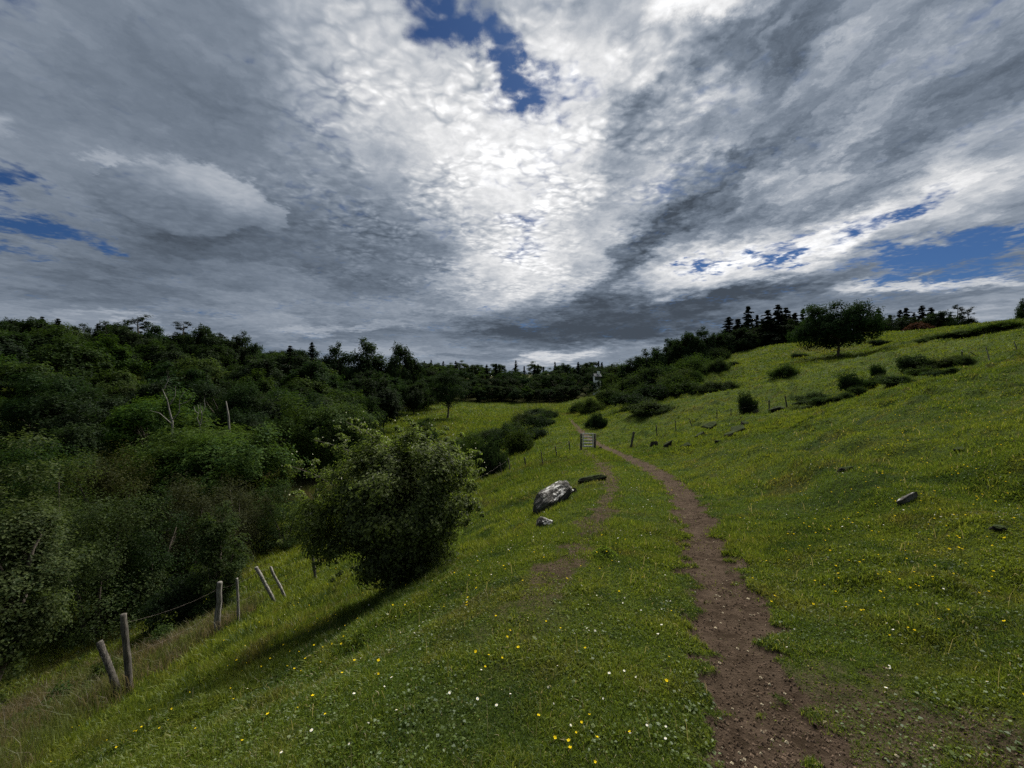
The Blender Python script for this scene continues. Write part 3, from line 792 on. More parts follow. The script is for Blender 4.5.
    plant('broadleaf_tree', t, (X, y, z), 1., .5, 'pale-leaved young tree closest to the camera at the left edge below the fence', 'tree', sink=.1)
    # ---- scrub below the fence
    def own_bush(u, Y, w, h, mat, seed, label, n=16000, leaf=.075, kind='bush', cat='bush', spiky=.25, clumps=44):
        X, y, z = on(u, Y)
        if h > 20: h = (EYE + (384 - h) / F * Y - z) * 1.08
        b = bush(kind, R(seed), w, h, n, leaf, mat, clumps, (.2, .42), .85, spiky)
        return plant(kind, b, (X, y, z), 1., 0, label, cat, None, SB, .15)
    own_bush(95, 13.0, 2.2, 478, 'scrub', 341, 'tall dark green scrub bush just behind the pale-leaved young tree', 26000)
    own_bush(150, 14.5, 2.0, 480, 'wood_b', 342, 'very dark thorn bush between the tall scrub bush and the small upright green bush', 20000)
    own_bush(60, 16, 2.4, 452, 'wood_c', 347, 'bright green tall bush rising behind the pale-leaved young tree', 24000, .09)
    own_bush(160, 23, 2.6, 418, 'wood_a', 354, 'green leafy bush under the bleached dead trees', 16000, .1)
    own_bush(35, 21, 2.8, 432, 'wood_a', 348, 'green leafy bush above the pale-leaved tree at the left edge', 18000, .11)
    own_bush(112, 20, 2.4, 434, 'thorn', 349, 'olive thorn bush on the slope right behind the tall dark scrub bush', 18000, .1)
    own_bush(190, 16.5, 2.1, 466, 'thorn', 343, 'wide brownish thorn bush behind the small upright green bush', 24000)
    own_bush(238, 19.5, 2.0, 468, 'thorn', 344, 'brownish thorn bush reaching to the brown clearing', 18000)
    own_bush(215, 12.6, 1.0, 492, 'wood_c', 345, 'small upright green bush standing behind the pair of pale posts', 13000, .08)
    own_bush(178, 12.2, 1.1, 1.8, 'wood_b', 350, 'low black-green bush at the shaded foot of the small upright bush', 9000)
    own_bush(286, 20, 1.5, 478, 'scrub', 346, 'low loose green bush in the hollow to the side of the big hawthorn', 12000)
    own_bush(262, 25, 1.6, 2.0, 'scrub', 351, 'low green bush at the lip of the brown clearing', 9000, .09)
    own_bush(200, 23.5, 2.0, 418, 'wood_c', 352, 'yellow-green leafy bush around the bleached dead trees', 14000, .1)
    own_bush(228, 26, 1.7, 426, 'wood_c', 353, 'yellow-green bush at the foot of the pale pole', 11000, .1)
    # low bramble along the straw grass
    for k, (u, Y, w, h, lab) in enumerate(((62, 7.8, .55, .5, 'low bramble in the straw grass, far side of the two dark posts'), (20, 7.2, .6, .45, 'low bramble in the straw grass at the left edge'), (100, 8.6, .5, .6, 'low bramble where the straw grass meets the dark scrub'), (165, 10.4, .7, .7, 'low bramble in shade behind the straw grass'))):
        own_bush(u, Y, w, h, 'scrub', 360 + k, lab, 2600, .06, 'bramble', 'bramble', .6, 18)

    # ---- scrub line between track and field
    HL = [(492, 475, 15, 40, 1), (474, 462, 12, 22, 2), (518, 452, 16, 22, 0), (505, 446, 17, 20, 1), (488, 440, 16, 18, 0), (530, 440, 17, 24, 1), (527, 425, 16, 20, 0), (542, 426, 14, 20, 1), (512, 432, 14, 16, 2), (549, 418, 11, 14, 0), (536, 415, 12, 12, 1), (470, 448, 13, 14, 0), (455, 452, 12, 14, 3), (524, 447, 11, 14, 3)]
    for k, (u, v, hw, hp, i) in enumerate(HL):
        X, y, z = at(u, v); S = y / F
        lab = 'round dark bush standing alone at the near end of the scrub line by the fence' if k == 0 else 'dense dark bush in the scrub line between track and valley field'
        plant('scrub_bush', BU[i], (X, y, z), (hw * S * 1.12, hw * S * 1.12, hp * S * (1. if v > 445 else .62)), r.uniform(0, 6.28), lab, 'bush', 'bushes of the scrub line above the field' if k else None, SB, .1)
    # ---- scrub on the steep bank left of the hill
    SC = [(650, 412, 26, 11), (636, 405, 24, 14), (612, 403, 18, 16), (590, 413, 14, 15), (578, 412, 10, 10), (600, 428, 9, 17), (592, 427, 8, 12), (660, 398, 22, 16), (632, 392, 20, 16), (690, 394, 22, 14), (712, 392, 18, 11), (726, 389, 12, 8), (678, 384, 20, 14), (655, 383, 18, 18), (640, 378, 14, 14), (700, 372, 10, 8), (615, 390, 12, 16), (666, 370, 16, 14), (690, 362, 16, 12), (650, 372, 12, 14), (720, 358, 10, 9), (722, 350, 12, 10), (709, 361, 10, 8), (700, 363, 10, 9)]
    for _ in range(26):
        f = r.uniform(0, 1); SC.append((600 + 110 * f + r.uniform(-14, 14), 396 - 26 * f + r.uniform(-14, 12), r.uniform(9, 18), r.uniform(9, 16)))
    for k, (u, v, hw, hp) in enumerate(SC):
        X, y, z = at(u, v); S = y / F
        plant('scrub_bush', BU[int(r.integers(0, 4))], (X, y, z), (hw * S, hw * S * .8, hp * S), r.uniform(-.3, .3), 'one of the dark scrub bushes merging along the steep bank beyond the gate' if k not in (5, 6) else 'small dark bush right behind the wooden gate', 'bush', 'scrub bushes on the steep bank beyond the gate' if k not in (5, 6) else 'small bushes behind the gate', SB, .1)
    # ---- skyline of the right hill
    for u, Y, vt, w in ((662, 100, 352, .9), (676, 98, 345, .9), (690, 98, 333, .85), (704, 100, 330, .9), (716, 101, 335, .9), (652, 104, 357, .8)):
        sky_tree(u, Y, vt, BL[1 if u % 4 else 4], 'dark leafy tree in the clump where the right hill meets the far wood', w, group='leafy trees at the low end of the right hill skyline')
    for u, vt in ((729, 320), (738, 322), (748, 309), (757, 318), (768, 313), (778, 308), (786, 311), (795, 316), (803, 312), (812, 318), (735, 330), (752, 326), (768, 325), (783, 326), (797, 324), (804, 325), (725, 332), (742, 328), (762, 322), (774, 322), (790, 320), (808, 320), (820, 316)):
        sky_tree(u, 112 + r.uniform(-4, 8), vt - 4, CON[int(r.integers(0, 3))], 'dark conifer in the skyline plantation between leafy clump and lone oak', r.uniform(1.3, 2.4), 'conifer', 'conifer_tree', 12., 'conifers of the skyline plantation towards the valley')
    for u, vt in ((868, 312), (878, 308), (890, 314), (900, 309), (906, 307), (922, 305), (931, 307), (941, 312), (950, 313), (914, 312)):
        sky_tree(u, 112 + r.uniform(-4, 6), vt, CON[int(r.integers(0, 3))], 'dark conifer in the short row on the skyline around the russet bush', r.uniform(1.2, 2.2), 'conifer', 'conifer_tree', 12., 'conifers of the skyline row around the russet bush')
    for u, vt, lab in ((958, 306, 'leggy bent conifer with open top, nearer the russet bush of two'), (968, 309, 'leggy conifer with open top, last of the skyline row')):
        sky_tree(u, 108, vt, PINE[1], lab, 1.3, 'conifer', 'pine_tree', 12.)
    for u, vt, w, i in ((724, 338, 1.2, 4), (735, 335, 1.3, 1), (746, 333, 1.2, 4), (758, 331, 1.3, 1), (770, 330, 1.3, 4), (783, 329, 1.2, 1), (795, 328, 1.3, 4), (806, 327, 1.2, 1), (818, 326, 1.3, 4), (668, 346, 1.1, 4), (683, 342, 1.2, 1), (698, 338, 1.1, 4), (712, 340, 1.2, 1), (640, 362, 1.2, 1), (648, 358, 1.2, 4), (630, 366, 1.2, 4)):
        sky_tree(u, 106 + r.uniform(-3, 3), vt - 4 - r.uniform(-3, 3), BL[i], 'dark round-topped tree in the ridge belt below the conifer tips', w, group='round-topped trees of the ridge belt')
    for u, vt, w, i in ((870, 322, 1.2, 4), (882, 321, 1.2, 1), (895, 320, 1.2, 4), (933, 318, 1.1, 1), (957, 320, 1.2, 4), (968, 322, 1.1, 1)):
        sky_tree(u, 109 + r.uniform(-3, 3), vt - 3 - r.uniform(-2, 2), BL[i], 'dark round-topped tree low in the skyline row near the russet bush', w, group='low round-topped trees near the russet bush')
    X, y, z = on(921, 99)
    plant('russet_bush', bush('russet_bush', R(370), 1, 1, 5000, .12, 'russet', 30), (X, y, z), (3.6, 3, 3.4), 0, 'domed russet-red bush on the skyline among dark conifers', 'bush', None, SB, .3)
    for u, vt, lab in ((908, 318, 'low dark conifer touching the russet bush, lone oak side'), (945, 320, 'low dark tree touching the russet bush, away from the lone oak')):
        sky_tree(u, 108, vt, BL[4], lab, 1.1)
    sky_tree(1026, 66, 300, BL[4], 'dark small tree cut off by the right edge on top of the hill', .9)
    # ---- lone oak on the hill
    X, y, z = at(838, 356); S = y / F
    t = broadleaf('lone_oak', R(384), 10, 5.7, 3.2, 1.0, 30000, .27, 'wood_b', 120, (.75, 1.35), sky=.35, flat=.75)
    h = 54 * S
    plant('oak_tree', t, (X, y, z), (h / 7.6 * .88, h / 7.6 * .88, h / 7.6), .4, 'broad spreading dark oak tree standing alone on the grassy hill', 'tree', sink=.2)
    # ---- small bushes on the hillside
    HB = [(748, 413, 11, 22, 1, 'small round dark bush beside the hillside fence and two stones'), (783, 377, 15, 12, 0, 'flat dark bush halfway up the hill below the lone oak'), (853, 391, 14, 20, 1, 'round black-green bush in the hollow below the lone oak'), (878, 377, 8, 14, 1, 'little pointed bush just above the round black-green bush in the hollow'),
          (918, 369, 20, 15, 1, 'wide dark bush in the hollow at the foot of the old fence'), (945, 366, 20, 8, 0, 'greyish low bush beside the wide dark bush in the hollow'), (815, 402, 20, 10, 2, 'low greyish bush at the near end of the hollow'), (895, 384, 22, 9, 2, 'long low green bush between the round and the wide bush in the hollow'),
          (800, 357, 10, 4, 1, 'tiny flat bush near the trunk of the lone oak'), (960, 338, 28, 7, 0, 'long heathery low bush on the hilltop beyond the old fence'), (1000, 330, 24, 8, 0, 'heathery low bush on the crest at the right edge'), (740, 345, 8, 6, 1, 'small dark bush in front of the conifer plantation'), (735, 365, 6, 4, 1, 'tiny bush on the slope towards the valley side of the hill'), (925, 342, 12, 4, 2, 'small tuft-like bush below the russet bush'), (880, 344, 10, 5, 1, 'low dark bush just outside the shade of the lone oak')]
    for u, v, hw, hp, i, lab in HB:
        X, y, z = at(u, v); S = y / F
        plant('hillside_bush', BU[i], (X, y, z), (hw * S, hw * S * .7, hp * S), r.uniform(-.4, .4), lab, 'bush', None, SB, .05)
    for _ in range(26):
        f = r.uniform(0, 1); u = 808 + 160 * f; v = 402 - 40 * f + r.uniform(-6, 6)
        X, y, z = at(u, v); S = y / F; hw = r.uniform(7, 16)
        plant('hillside_bush', BU[int(r.choice([0, 2, 3]))], (X, y, z), (hw * S, hw * S * .7, r.uniform(3, 8) * S), r.uniform(-.4, .4), 'low straggling shrub filling the grassy hollow below the lone oak', 'bush', 'low shrubs filling the hillside hollow', SB, .08)
    # dock and ragwort tussock by the track
    q = R(390); X, y, z = at(605, 556); tb = MB(); k = 900
    a = q.uniform(0, 6.28, k); rr = q.uniform(0, 1, k) ** .6 * .16
    p = np.stack([np.cos(a) * rr, np.sin(a) * rr, q.uniform(0, 1, k) * .13 * (1.1 - rr / .17)], 1)
    leaves(tb, p, np.stack([np.cos(a), np.sin(a), .5 + 0 * a], 1) + q.normal(size=(k, 3)) * .4, .045, q, .35)
    tag(link('grass_tussock', tb.mesh('tussock', M['haw'], False), None, (X, y, z)), 'round leafy tussock dotted with buttercups on the strip between the wheel tracks', 'tussock')

# ------------------------------------------------------------------ posts, gate, wires
def post(name, p0, p1, rad, mat, label, group=None, seed=1, n=6, flat=1.):
    """a split fence post from foot to (leaning) top; p0 is sunk into the turf"""
    q = R(seed); mb = MB()
    p0 = np.array(p0, float); d = np.array(p1, float) - p0
    pts = [-.3 * d / np.linalg.norm(d)] + [d * f + q.normal(size=3) * rad * .12 * (f > 0) for f in (0, .2, .4, .6, .8, .97)] + [d]
    tube(mb, pts, rad * np.array([1.05, 1.05, 1., .97, .95, .92, .93, .9]), n, rough=.24, r=q)
    o = link(name, mb.mesh(name, M[mat]), None, p0); tag(o, label, 'fence post', group)
    return o, p0 + d

if 'posts' not in DEV:
    tops = []
    def pix_post(u0, v0, u1, v1, wpx, mat, label, seed, ddepth=0.):
        X, y, z = at(u0, v0)
        Y2 = y + ddepth
        top = ((u1 - 512) / F * Y2, Y2, EYE + (384 - v1) / F * Y2)
        o, t = post('fence_post', (X, y, z), top, wpx / F * y * .32, mat, label, None, seed)
        tops.append((np.array((X, y, z)), t))
    pix_post(119, 694, 100, 641, 8.5, 'darkpost', 'short dark fence post leaning steeply away beside the taller dark post', 1, .1)
    pix_post(130, 690, 123, 614, 8, 'darkpost', 'taller dark weathered fence post, nearest pair by the straw grass', 2, 0)
    pix_post(217, 633, 220, 582, 6.5, 'post', 'pale grey upright fence post, thicker of the middle pair', 3)
    pix_post(239, 622, 237, 578, 3.6, 'post', 'pale grey upright fence post, thin one of the middle pair', 4)
    pix_post(275, 603, 256, 567, 4.6, 'post', 'pale leaning fence post, the lower of two parallel leaning posts', 5)
    pix_post(286, 599, 270, 567, 3.8, 'post', 'pale leaning fence post, the upper of two parallel leaning posts', 6)
    pix_post(316, 580, 312, 552, 4, 'darkpost', 'dark fence post half hidden at the edge of the big hawthorn', 7)
    left_tops = list(tops); tops = []
    low = [(467, 492, 466, 480, 'short dark fence post at the bottom corner of the far fence, beside the hawthorn'), (502, 475, 500, 463, 'second dark post up from the bottom of the far fence'), (510, 471, 508, 458, 'third dark post up from the bottom of the far fence'), (526, 467, 524, 457, 'fourth dark post up from the bottom of the far fence'), (543, 464, 541, 452, 'middle dark post of the far fence, tallest of its row'), (557, 456, 555, 446, 'second dark post down from the gate along the far fence'), (570, 452, 569, 441, 'dark post next to the gate along the far fence')]
    for k, (u0, v0, u1, v1, lab) in enumerate(low): pix_post(u0, v0, u1, v1, 2.0, 'darkpost', lab, 20 + k)
    low_tops = list(tops); tops = []
    hi = [(631, 446, 634, 432, 4.2, 'stout broken dark post across the track from the gate'), (657, 436, 656, 425, 1.6, 'thin dark post above the small rock outcrop across the track'), (676, 430, 675, 420, 1.6, 'thin post one up from the outcrop on the hillside fence'), (692, 426, 689, 418, 1.5, 'leaning thin post two up from the outcrop on the hillside fence'), (717, 418, 717, 410, 1.5, 'small thin post midway between outcrop and round bush'), (731, 416, 731, 408, 1.4, 'thin dark post just before the small round bush'),
          (769, 411, 769, 400, 1.8, 'dark upright post between the two stones by the round bush'), (787, 407, 785, 396, 1.6, 'slightly leaning post just past the stones by the round bush'), (962, 359, 962, 351, 2.0, 'dark post of the old fence in the hilltop grass, thicker one'), (978, 357, 970, 352, 1.4, 'fallen leaning post of the old fence in the hilltop grass'), (990, 362, 986, 347, 1.3, 'thin pale stake of the old fence near the hilltop'), (1017, 350, 1014, 341, 1.3, 'thin pale stake of the old fence at the right edge')]
    for k, (u0, v0, u1, v1, w, lab) in enumerate(hi): pix_post(u0, v0, u1, v1, w, 'darkpost' if k < 10 else 'post', lab, 40 + k)
    hi_tops = list(tops)
    def wire(pairs, f, label, rad=.002):
        mb = MB(); pts = []
        for (a, b), (c, d) in zip(pairs[:-1], pairs[1:]):
            p = a + (b - a) * f; q = c + (d - c) * f; L = np.linalg.norm(q - p)
            for t in np.linspace(0, 1, 7)[:-1]: pts.append(p + (q - p) * t - np.array([0, 0, .035 * L * 4 * t * (1 - t)]))
        pts.append(q)
        tube(mb, pts, [rad] * len(pts), 5)
        o = link('fence_wire', mb.mesh('wire', M['wire'])); tag(o, label, 'wire')
    wire([left_tops[k] for k in (1, 2, 3, 4, 6)], .88, 'upper slack rusty wire strung between the near leaning posts', .0011)
    wire([left_tops[k] for k in (1, 2, 3, 4, 6)], .45, 'lower slack rusty wire strung between the near leaning posts', .0011)
    wire(low_tops, .85, 'thin wire along the far fence dropping from the gate', .003)
    wire(hi_tops[1:8], .85, 'thin wire along the hillside fence posts', .003)
    # ---- gate
    X, y, z = at(588, 449); S = y / F
    g = link('field_gate', None, None, (X, y, z)); g.rotation_euler = (0, 0, math.radians(-8))
    tag(g, 'small silvered wooden gate of horizontal rails shut between two stout posts beside the track', 'gate')
    q = R(60); W = 13.5 * S; H = 16 * S
    for sx in (-1, 1):
        mb = MB(); tube(mb, [(0, 0, -.3), (0, 0, 0), (0, 0, H * .5), (.01, 0, H * .97)], np.array([1, 1, .97, .9]) * .085, 8, rough=.08, r=q)
        link('post', mb.mesh('gate_post', M['darkpost']), g, (sx * W / 2, 0, 0))
    for k in range(5):
        mb = MB(); zz = .20 + k * (H - .26) / 4; hh = .055 - .004 * k; e = W / 2 - .09
        tl = q.uniform(-.015, .015, 2)
        v = [(sx * e, sy * .018, zz + tl[0 if sx < 0 else 1] + sz * hh) for sx in (-1, 1) for sy in (-1, 1) for sz in (-1, 1)]
        mb.add(v, [(0, 1, 3, 2), (4, 6, 7, 5), (0, 4, 5, 1), (2, 3, 7, 6), (0, 2, 6, 4), (1, 5, 7, 3)])
        link('rail', mb.mesh('gate_rail', M['rail'], False), g)
    for sx in (-.86, .86):
        mb = MB(); v = [(sx * e + a * .045, -.03 + b * .010, .14 + c * (H - .16)) for a in (-1, 1) for b in (-1, 1) for c in (0, 1)]
        mb.add(v, [(0, 1, 3, 2), (4, 6, 7, 5), (0, 4, 5, 1), (2, 3, 7, 6), (0, 2, 6, 4), (1, 5, 7, 3)])
        link('stile', mb.mesh('gate_stile', M['rail'], False), g)

# ------------------------------------------------------------------ rocks
def rock(name, u, v, wpx, hpx, seed, label, depth=.8, ang=0., tilt=0., cat='rock', mat='dark_rock'):
    X, y, z = at(u, v); S = y / F; q = R(seed)
    nu, nv = 40, 24
    th = np.linspace(0, 2 * np.pi, nu, endpoint=False); ph = np.linspace(-np.pi / 2, np.pi / 2, nv)
    TH, PH = np.meshgrid(th, ph)
    d = np.stack([np.cos(PH) * np.cos(TH), np.cos(PH) * np.sin(TH), np.sin(PH)], -1)
    ax = unit(q, 16); off = q.uniform(.58, .92, 16)
    rr = np.full(d.shape[:2], 1.25)
    for a, o in zip(ax, off):   # cut by flat cleavage planes
        k = d @ a; rr = np.where(k > .2, np.minimum(rr, o / np.maximum(k, .2)), rr)
    rr = rr + .09 * fbm(TH * 2.2 + seed, PH * 3.3, seed, 4) * np.cos(PH) + .05 * fbm(d[..., 0] * 7 + seed, d[..., 2] * 7 + d[..., 1] * 5, seed + 3, 3)
    p = d * rr[..., None] * np.array([wpx * S * .62, wpx * S * .62 * depth, hpx * S * .75])
    c, s = math.cos(tilt), math.sin(tilt)
    p = np.stack([p[..., 0] * c - p[..., 2] * s, p[..., 1], p[..., 0] * s + p[..., 2] * c], -1)
    qd = [(i * nu + j, i * nu + (j + 1) % nu, (i + 1) * nu + (j + 1) % nu, (i + 1) * nu + j) for i in range(nv - 1) for j in range(nu)]
    mb = MB(); mb.add(p.reshape(-1, 3), qd)
    o = link(name, mb.mesh(name, M[mat], False), None, (X, y, z + hpx * S * (.38 if mat == 'rock' else .12))); o.rotation_euler = (0, 0, ang)
    tag(o, label, cat)
if 'rocks' not in DEV:
    rock('boulder', 551, 506, 46, 17, 71, 'large slanted boulder with white lichen top on the slope beside the left wheel track', .6, .1, math.radians(31), 'boulder', 'rock')
    rock('rock', 542, 527, 15, 9, 72, 'small whitish rock just below the large slanted boulder', .8, 0, .2, 'rock', 'rock')
    rock('rock', 590, 481, 26, 7, 73, 'low dark mossy rock at the edge of the left wheel track above the boulder', .6, 0, math.radians(14))
    rock('rock', 655, 446, 8, 7, 74, 'dark rock outcrop with a white face across the track from the gate', .8, 0, .5)
    rock('rock', 668, 446, 9, 5, 75, 'pale grey slab on the bank just up from the white-faced outcrop', .7, 0, .7)
    rock('rock', 709, 429, 17, 6, 76, 'dark overhanging rock ledge, lower of two on the hillside bank', .8, 0, .5)
    rock('rock', 737, 431, 14, 5, 77, 'dark flat rock ledge, upper of two on the hillside bank', .8, 0, .6)
    rock('rock', 718, 443, 6, 5, 78, 'small pale stone below the two dark ledges on the bank', .8)
    rock('rock', 755, 413, 10, 5, 79, 'grey stone under the small round hillside bush', .8)
    rock('rock', 777, 410, 12, 6, 80, 'grey stone one step past the small round hillside bush', .8)
    rock('rock', 906, 502, 18, 6, 81, 'pale pointed stone showing through turf on the right bank, thinner one', .4, .1, math.radians(38), 'rock', 'rock')
    rock('rock', 1000, 529, 15, 5, 82, 'flat pale stone sunk in turf near the right edge', .6)
    rock('rock', 574, 493, 5, 6, 83, 'white pebble-sized stone just above the large boulder', .8)
    for k, (u, v, wp, hp, tl, lab) in enumerate(((700, 436, 12, 4, .5, 'low dark rock edge beside the lower dark ledge'), (727, 436, 12, 4, .6, 'low dark rock edge in the turf between the two dark ledges'), (686, 447, 10, 4, .5, 'low dark rock rib in the bank below the lower dark ledge'), (745, 425, 10, 4, .5, 'low dark rock edge above the upper dark ledge'), (846, 470, 12, 4, .4, 'small sunken grey rock in turf high on the right bank'), (960, 450, 10, 4, .3, 'small sunken grey rock far up the right bank'))): rock('rock', u, v, wp, hp, 90 + k, lab, .7, 0, tl)
    rock('rock', 600, 449, 3, 3, 84, 'tiny white stone in the track opening beside the gate', .8)

# ------------------------------------------------------------------ houses glimpsed in the far trees
def house(u, Y, z, w, label, rz):
    X = (u - 512) / F * Y
    h = link('white_house', None, None, (X, Y, z)); h.rotation_euler = (0, 0, rz); tag(h, label, 'house')
    d = w * .6; H = w * .55; e = w * .35
    mb = MB(); v = [(-w / 2, -d / 2, -9), (w / 2, -d / 2, -9), (w / 2, d / 2, -9), (-w / 2, d / 2, -9), (-w / 2, -d / 2, H), (w / 2, -d / 2, H), (w / 2, d / 2, H), (-w / 2, d / 2, H), (-w / 2, 0, H + e), (w / 2, 0, H + e)]
    mb.add(v, [(0, 1, 5, 4), (2, 3, 7, 6)], [(5, 9, 6), (4, 7, 8)]); mb.add(v, [(1, 2, 6, 5), (3, 0, 4, 7)])
    link('wall', mb.mesh('house_wall', M['render_white'], False), h)
    mb = MB(); o = .3
    for sy in (-1, 1):
        mb.add([(-w / 2 - o, sy * (d / 2 + o), H - .15), (w / 2 + o, sy * (d / 2 + o), H - .15), (w / 2 + o, 0, H + e + .06), (-w / 2 - o, 0, H + e + .06), (-w / 2 - o, sy * (d / 2 + o), H + .05), (w / 2 + o, sy * (d / 2 + o), H + .05), (w / 2 + o, 0, H + e + .26), (-w / 2 - o, 0, H + e + .26)], [(0, 1, 2, 3), (4, 5, 6, 7), (0, 1, 5, 4), (1, 2, 6, 5), (3, 0, 4, 7)])
    rf = link('roof', mb.mesh('house_roof', M['slate'], False), h)
    mb = MB(); c = w / 2 - .6
    v = [(c + a * .4, b * .4, H + e - .3 + k * 1.5) for a in (-1, 1) for b in (-1, 1) for k in (0, 1)]
    mb.add(v, [(0, 1, 3, 2), (4, 6, 7, 5), (0, 4, 5, 1), (2, 3, 7, 6), (1, 5, 7, 3)])
    link('chimney', mb.mesh('chimney', M['render_white'], False), rf)
    for k in (-1, 0, 1):
        mb = MB(); v = [(k * w * .3 + a * .5, -d / 2 - .06 + b * .08, H * .45 + c2 * .7) for a in (-1, 1) for b in (0, 1) for c2 in (-1, 1)]
        mb.add(v, [(0, 1, 5, 4), (0, 2, 3, 1), (4, 5, 7, 6), (1, 3, 7, 5), (0, 4, 6, 2)])
        link('window', mb.mesh('house_window', M['window'], False), h)
if 'houses' not in DEV:
    house(597, 150, EYE + (384 - 380) / F * 150, 2.5, 'white house half hidden by far trees at the end of the valley', .25)
    if 'trees' not in DEV:
        for u, Y, vt, w_, lab in ((401, 127, 374, 1.0, 'dark rounded tree in the dip between the two tallest trees of the left wood'), (593, 146, 379, .8, 'small dark tree hiding the foot of the white house'), (601, 146, 377, .8, 'small dark tree at the lone-oak side of the white house')):
            sky_tree(u, Y, vt, FARB[0], lab, w_, nominal=11.)

# ------------------------------------------------------------------ flowers
def flower_mesh(name, r, kind):
    mb = MB()
    h = r.uniform(.07, .16) if kind == 'yellow' else r.uniform(.035, .07)
    lean = r.normal(size=2) * .25 * h
    tube(mb, [(0, 0, -.02), (lean[0] * .4, lean[1] * .4, h * .55), (lean[0], lean[1], h)], [.0016, .0014, .0012], 5, 1)
    c = np.array([lean[0], lean[1], h]); tilt = r.normal(size=2) * .35
    npet, L, wd, cup = (5, .0145, .8, .55) if kind == 'yellow' else (13, .012, .32, .18)
    nrm = np.array([tilt[0], tilt[1], 1.]); nrm /= np.linalg.norm(nrm)
    u = np.cross(nrm, [0, 1, 0]); u /= np.linalg.norm(u); w = np.cross(nrm, u)
    for k in range(npet):
        a = k / npet * 6.283 + r.uniform(-.1, .1)
        d = u * math.cos(a) + w * math.sin(a); s = np.cross(nrm, d)
        mb.add([c, c + d * L * .55 + s * L * wd * .5 + nrm * L * cup * .4, c + d * L + s * L * wd * .25 + nrm * L * cup, c + d * L - s * L * wd * .25 + nrm * L * cup, c + d * L * .55 - s * L * wd * .5 + nrm * L * cup * .4],
               [(0, 1, 2, 3)], [(0, 3, 4)], 0)
    rc = .004
    ring = [c + nrm * .004 + (u * math.cos(a) + w * math.sin(a)) * rc for a in np.linspace(0, 6.283, 7)[:-1]]
    mb.add([c + nrm * .0075] + ring, None, [(0, i + 1, (i + 1) % 6 + 1) for i in range(6)], 2)
    return mb
if 'flowers' not in DEV:
    q = R(400)
    mats = {'yellow': [M['yellow'], M['stem'], M['yellow']], 'white': [M['white'], M['stem'], M['yellow']]}
    protos = {k: [flower_mesh(k, q, k) for _ in range(6)] for k in ('yellow', 'white')}
    pmesh = {k: [m.mesh('buttercup' if k == 'yellow' else 'daisy', mats[k], False) for m in protos[k]] for k in protos}
    ZON = {   # picture areas where flowers gather: centre, spread, number
        'yellow': [(268, 660, 45, 28, 46, 'on the slope between the pale posts and the camera'), (110, 738, 45, 14, 26, 'low on the slope under the dark posts'), (330, 620, 60, 28, 40, 'on the lip of the slope in front of the big hawthorn'), (590, 752, 30, 12, 9, 'in the turf at the bottom between the wheel tracks'), (604, 548, 12, 6, 9, 'around the leafy tussock between the wheel tracks'),
                   (900, 560, 90, 50, 90, 'on the lower right bank above the track'), (960, 470, 70, 50, 90, 'high on the right bank'), (800, 520, 60, 40, 40, 'beside the right edge of the track'), (520, 650, 120, 70, 26, 'scattered in the turf left of the track'), (540, 560, 60, 30, 30, 'around the left wheel track below the boulder'), (690, 480, 60, 15, 40, 'along the track on the way to the gate'), (860, 440, 90, 35, 80, 'far up the right bank'), (930, 405, 70, 25, 60, 'far up the right bank')],
        'white': [(370, 600, 60, 20, 42, 'in the shade edge under the big hawthorn'), (330, 680, 110, 50, 24, 'on the slope in the lower left turf'), (560, 600, 70, 50, 26, 'between the big hawthorn and the track'), (620, 660, 60, 70, 14, 'on the strip between the wheel tracks'), (520, 540, 50, 30, 44, 'below the boulder'), (850, 590, 110, 60, 36, 'on the lower right bank above the track'), (760, 490, 70, 30, 60, 'along the right edge of the track'), (640, 500, 30, 20, 40, 'on the strip between the wheel tracks further on')],
    }
    NAME = {'yellow': ('buttercup', 'small yellow buttercup'), 'white': ('daisy', 'tiny white daisy')}
    for k in ZON:
        spots = []
        for (cu, cv, su, sv, n, where) in ZON[k]:
            for _ in range(n):
                u = cu + q.normal() * su; v = cv + q.normal() * sv
                if not (-20 < u < 1044 and 395 < v < 800): continue
                X, y, z = at(u, v)
                if y > 45 or dirt(X, y) > .35: continue
                spots.append((y, X, z, where))
        spots.sort(key=lambda t: t[0])
        far = MB()
        for idx, (y, X, z, where) in enumerate(spots):
            s = q.uniform(.38, .74) * np.interp(y, [1, 6, 20], [1., 1.15, 1.5]); i = int(q.integers(0, 6)); rz = q.uniform(0, 6.28)
            if idx < 290:
                o = link(NAME[k][0], pmesh[k][i], None, (X, y, z + .005)); o.rotation_euler = (0, 0, rz); o.scale = (s, s, s)
                tag(o, f'{NAME[k][1]} {where}', 'flower', f'{NAME[k][0]} flowers {where}')
            else:
                p = protos[k][i]; off = np.array([X, y, z + .005])
                c, sn = math.cos(rz), math.sin(rz); Rm = np.array([[c, -sn, 0], [sn, c, 0], [0, 0, 1]])
                n0 = 0
                allv = np.concatenate(p.v) @ Rm.T * s + off
                base = far.n; far.v.append(allv.astype(np.float32)); far.attr.append(np.full(len(allv), .5, np.float32)); far.n += len(allv)
                for a, am in zip(p.q, p.qm): far.q.append(a + base); far.qm.append(am)
                for a, am in zip(p.t, p.tm): far.t.append(a + base); far.tm.append(am)
        if far.n:
            o = link('far_' + ('buttercups' if k == 'yellow' else 'daisies'), far.mesh('far_flowers', mats[k], False))
            tag(o, 'tiny %s flowers spread over the distant turf' % k, 'flowers', None, 'stuff')

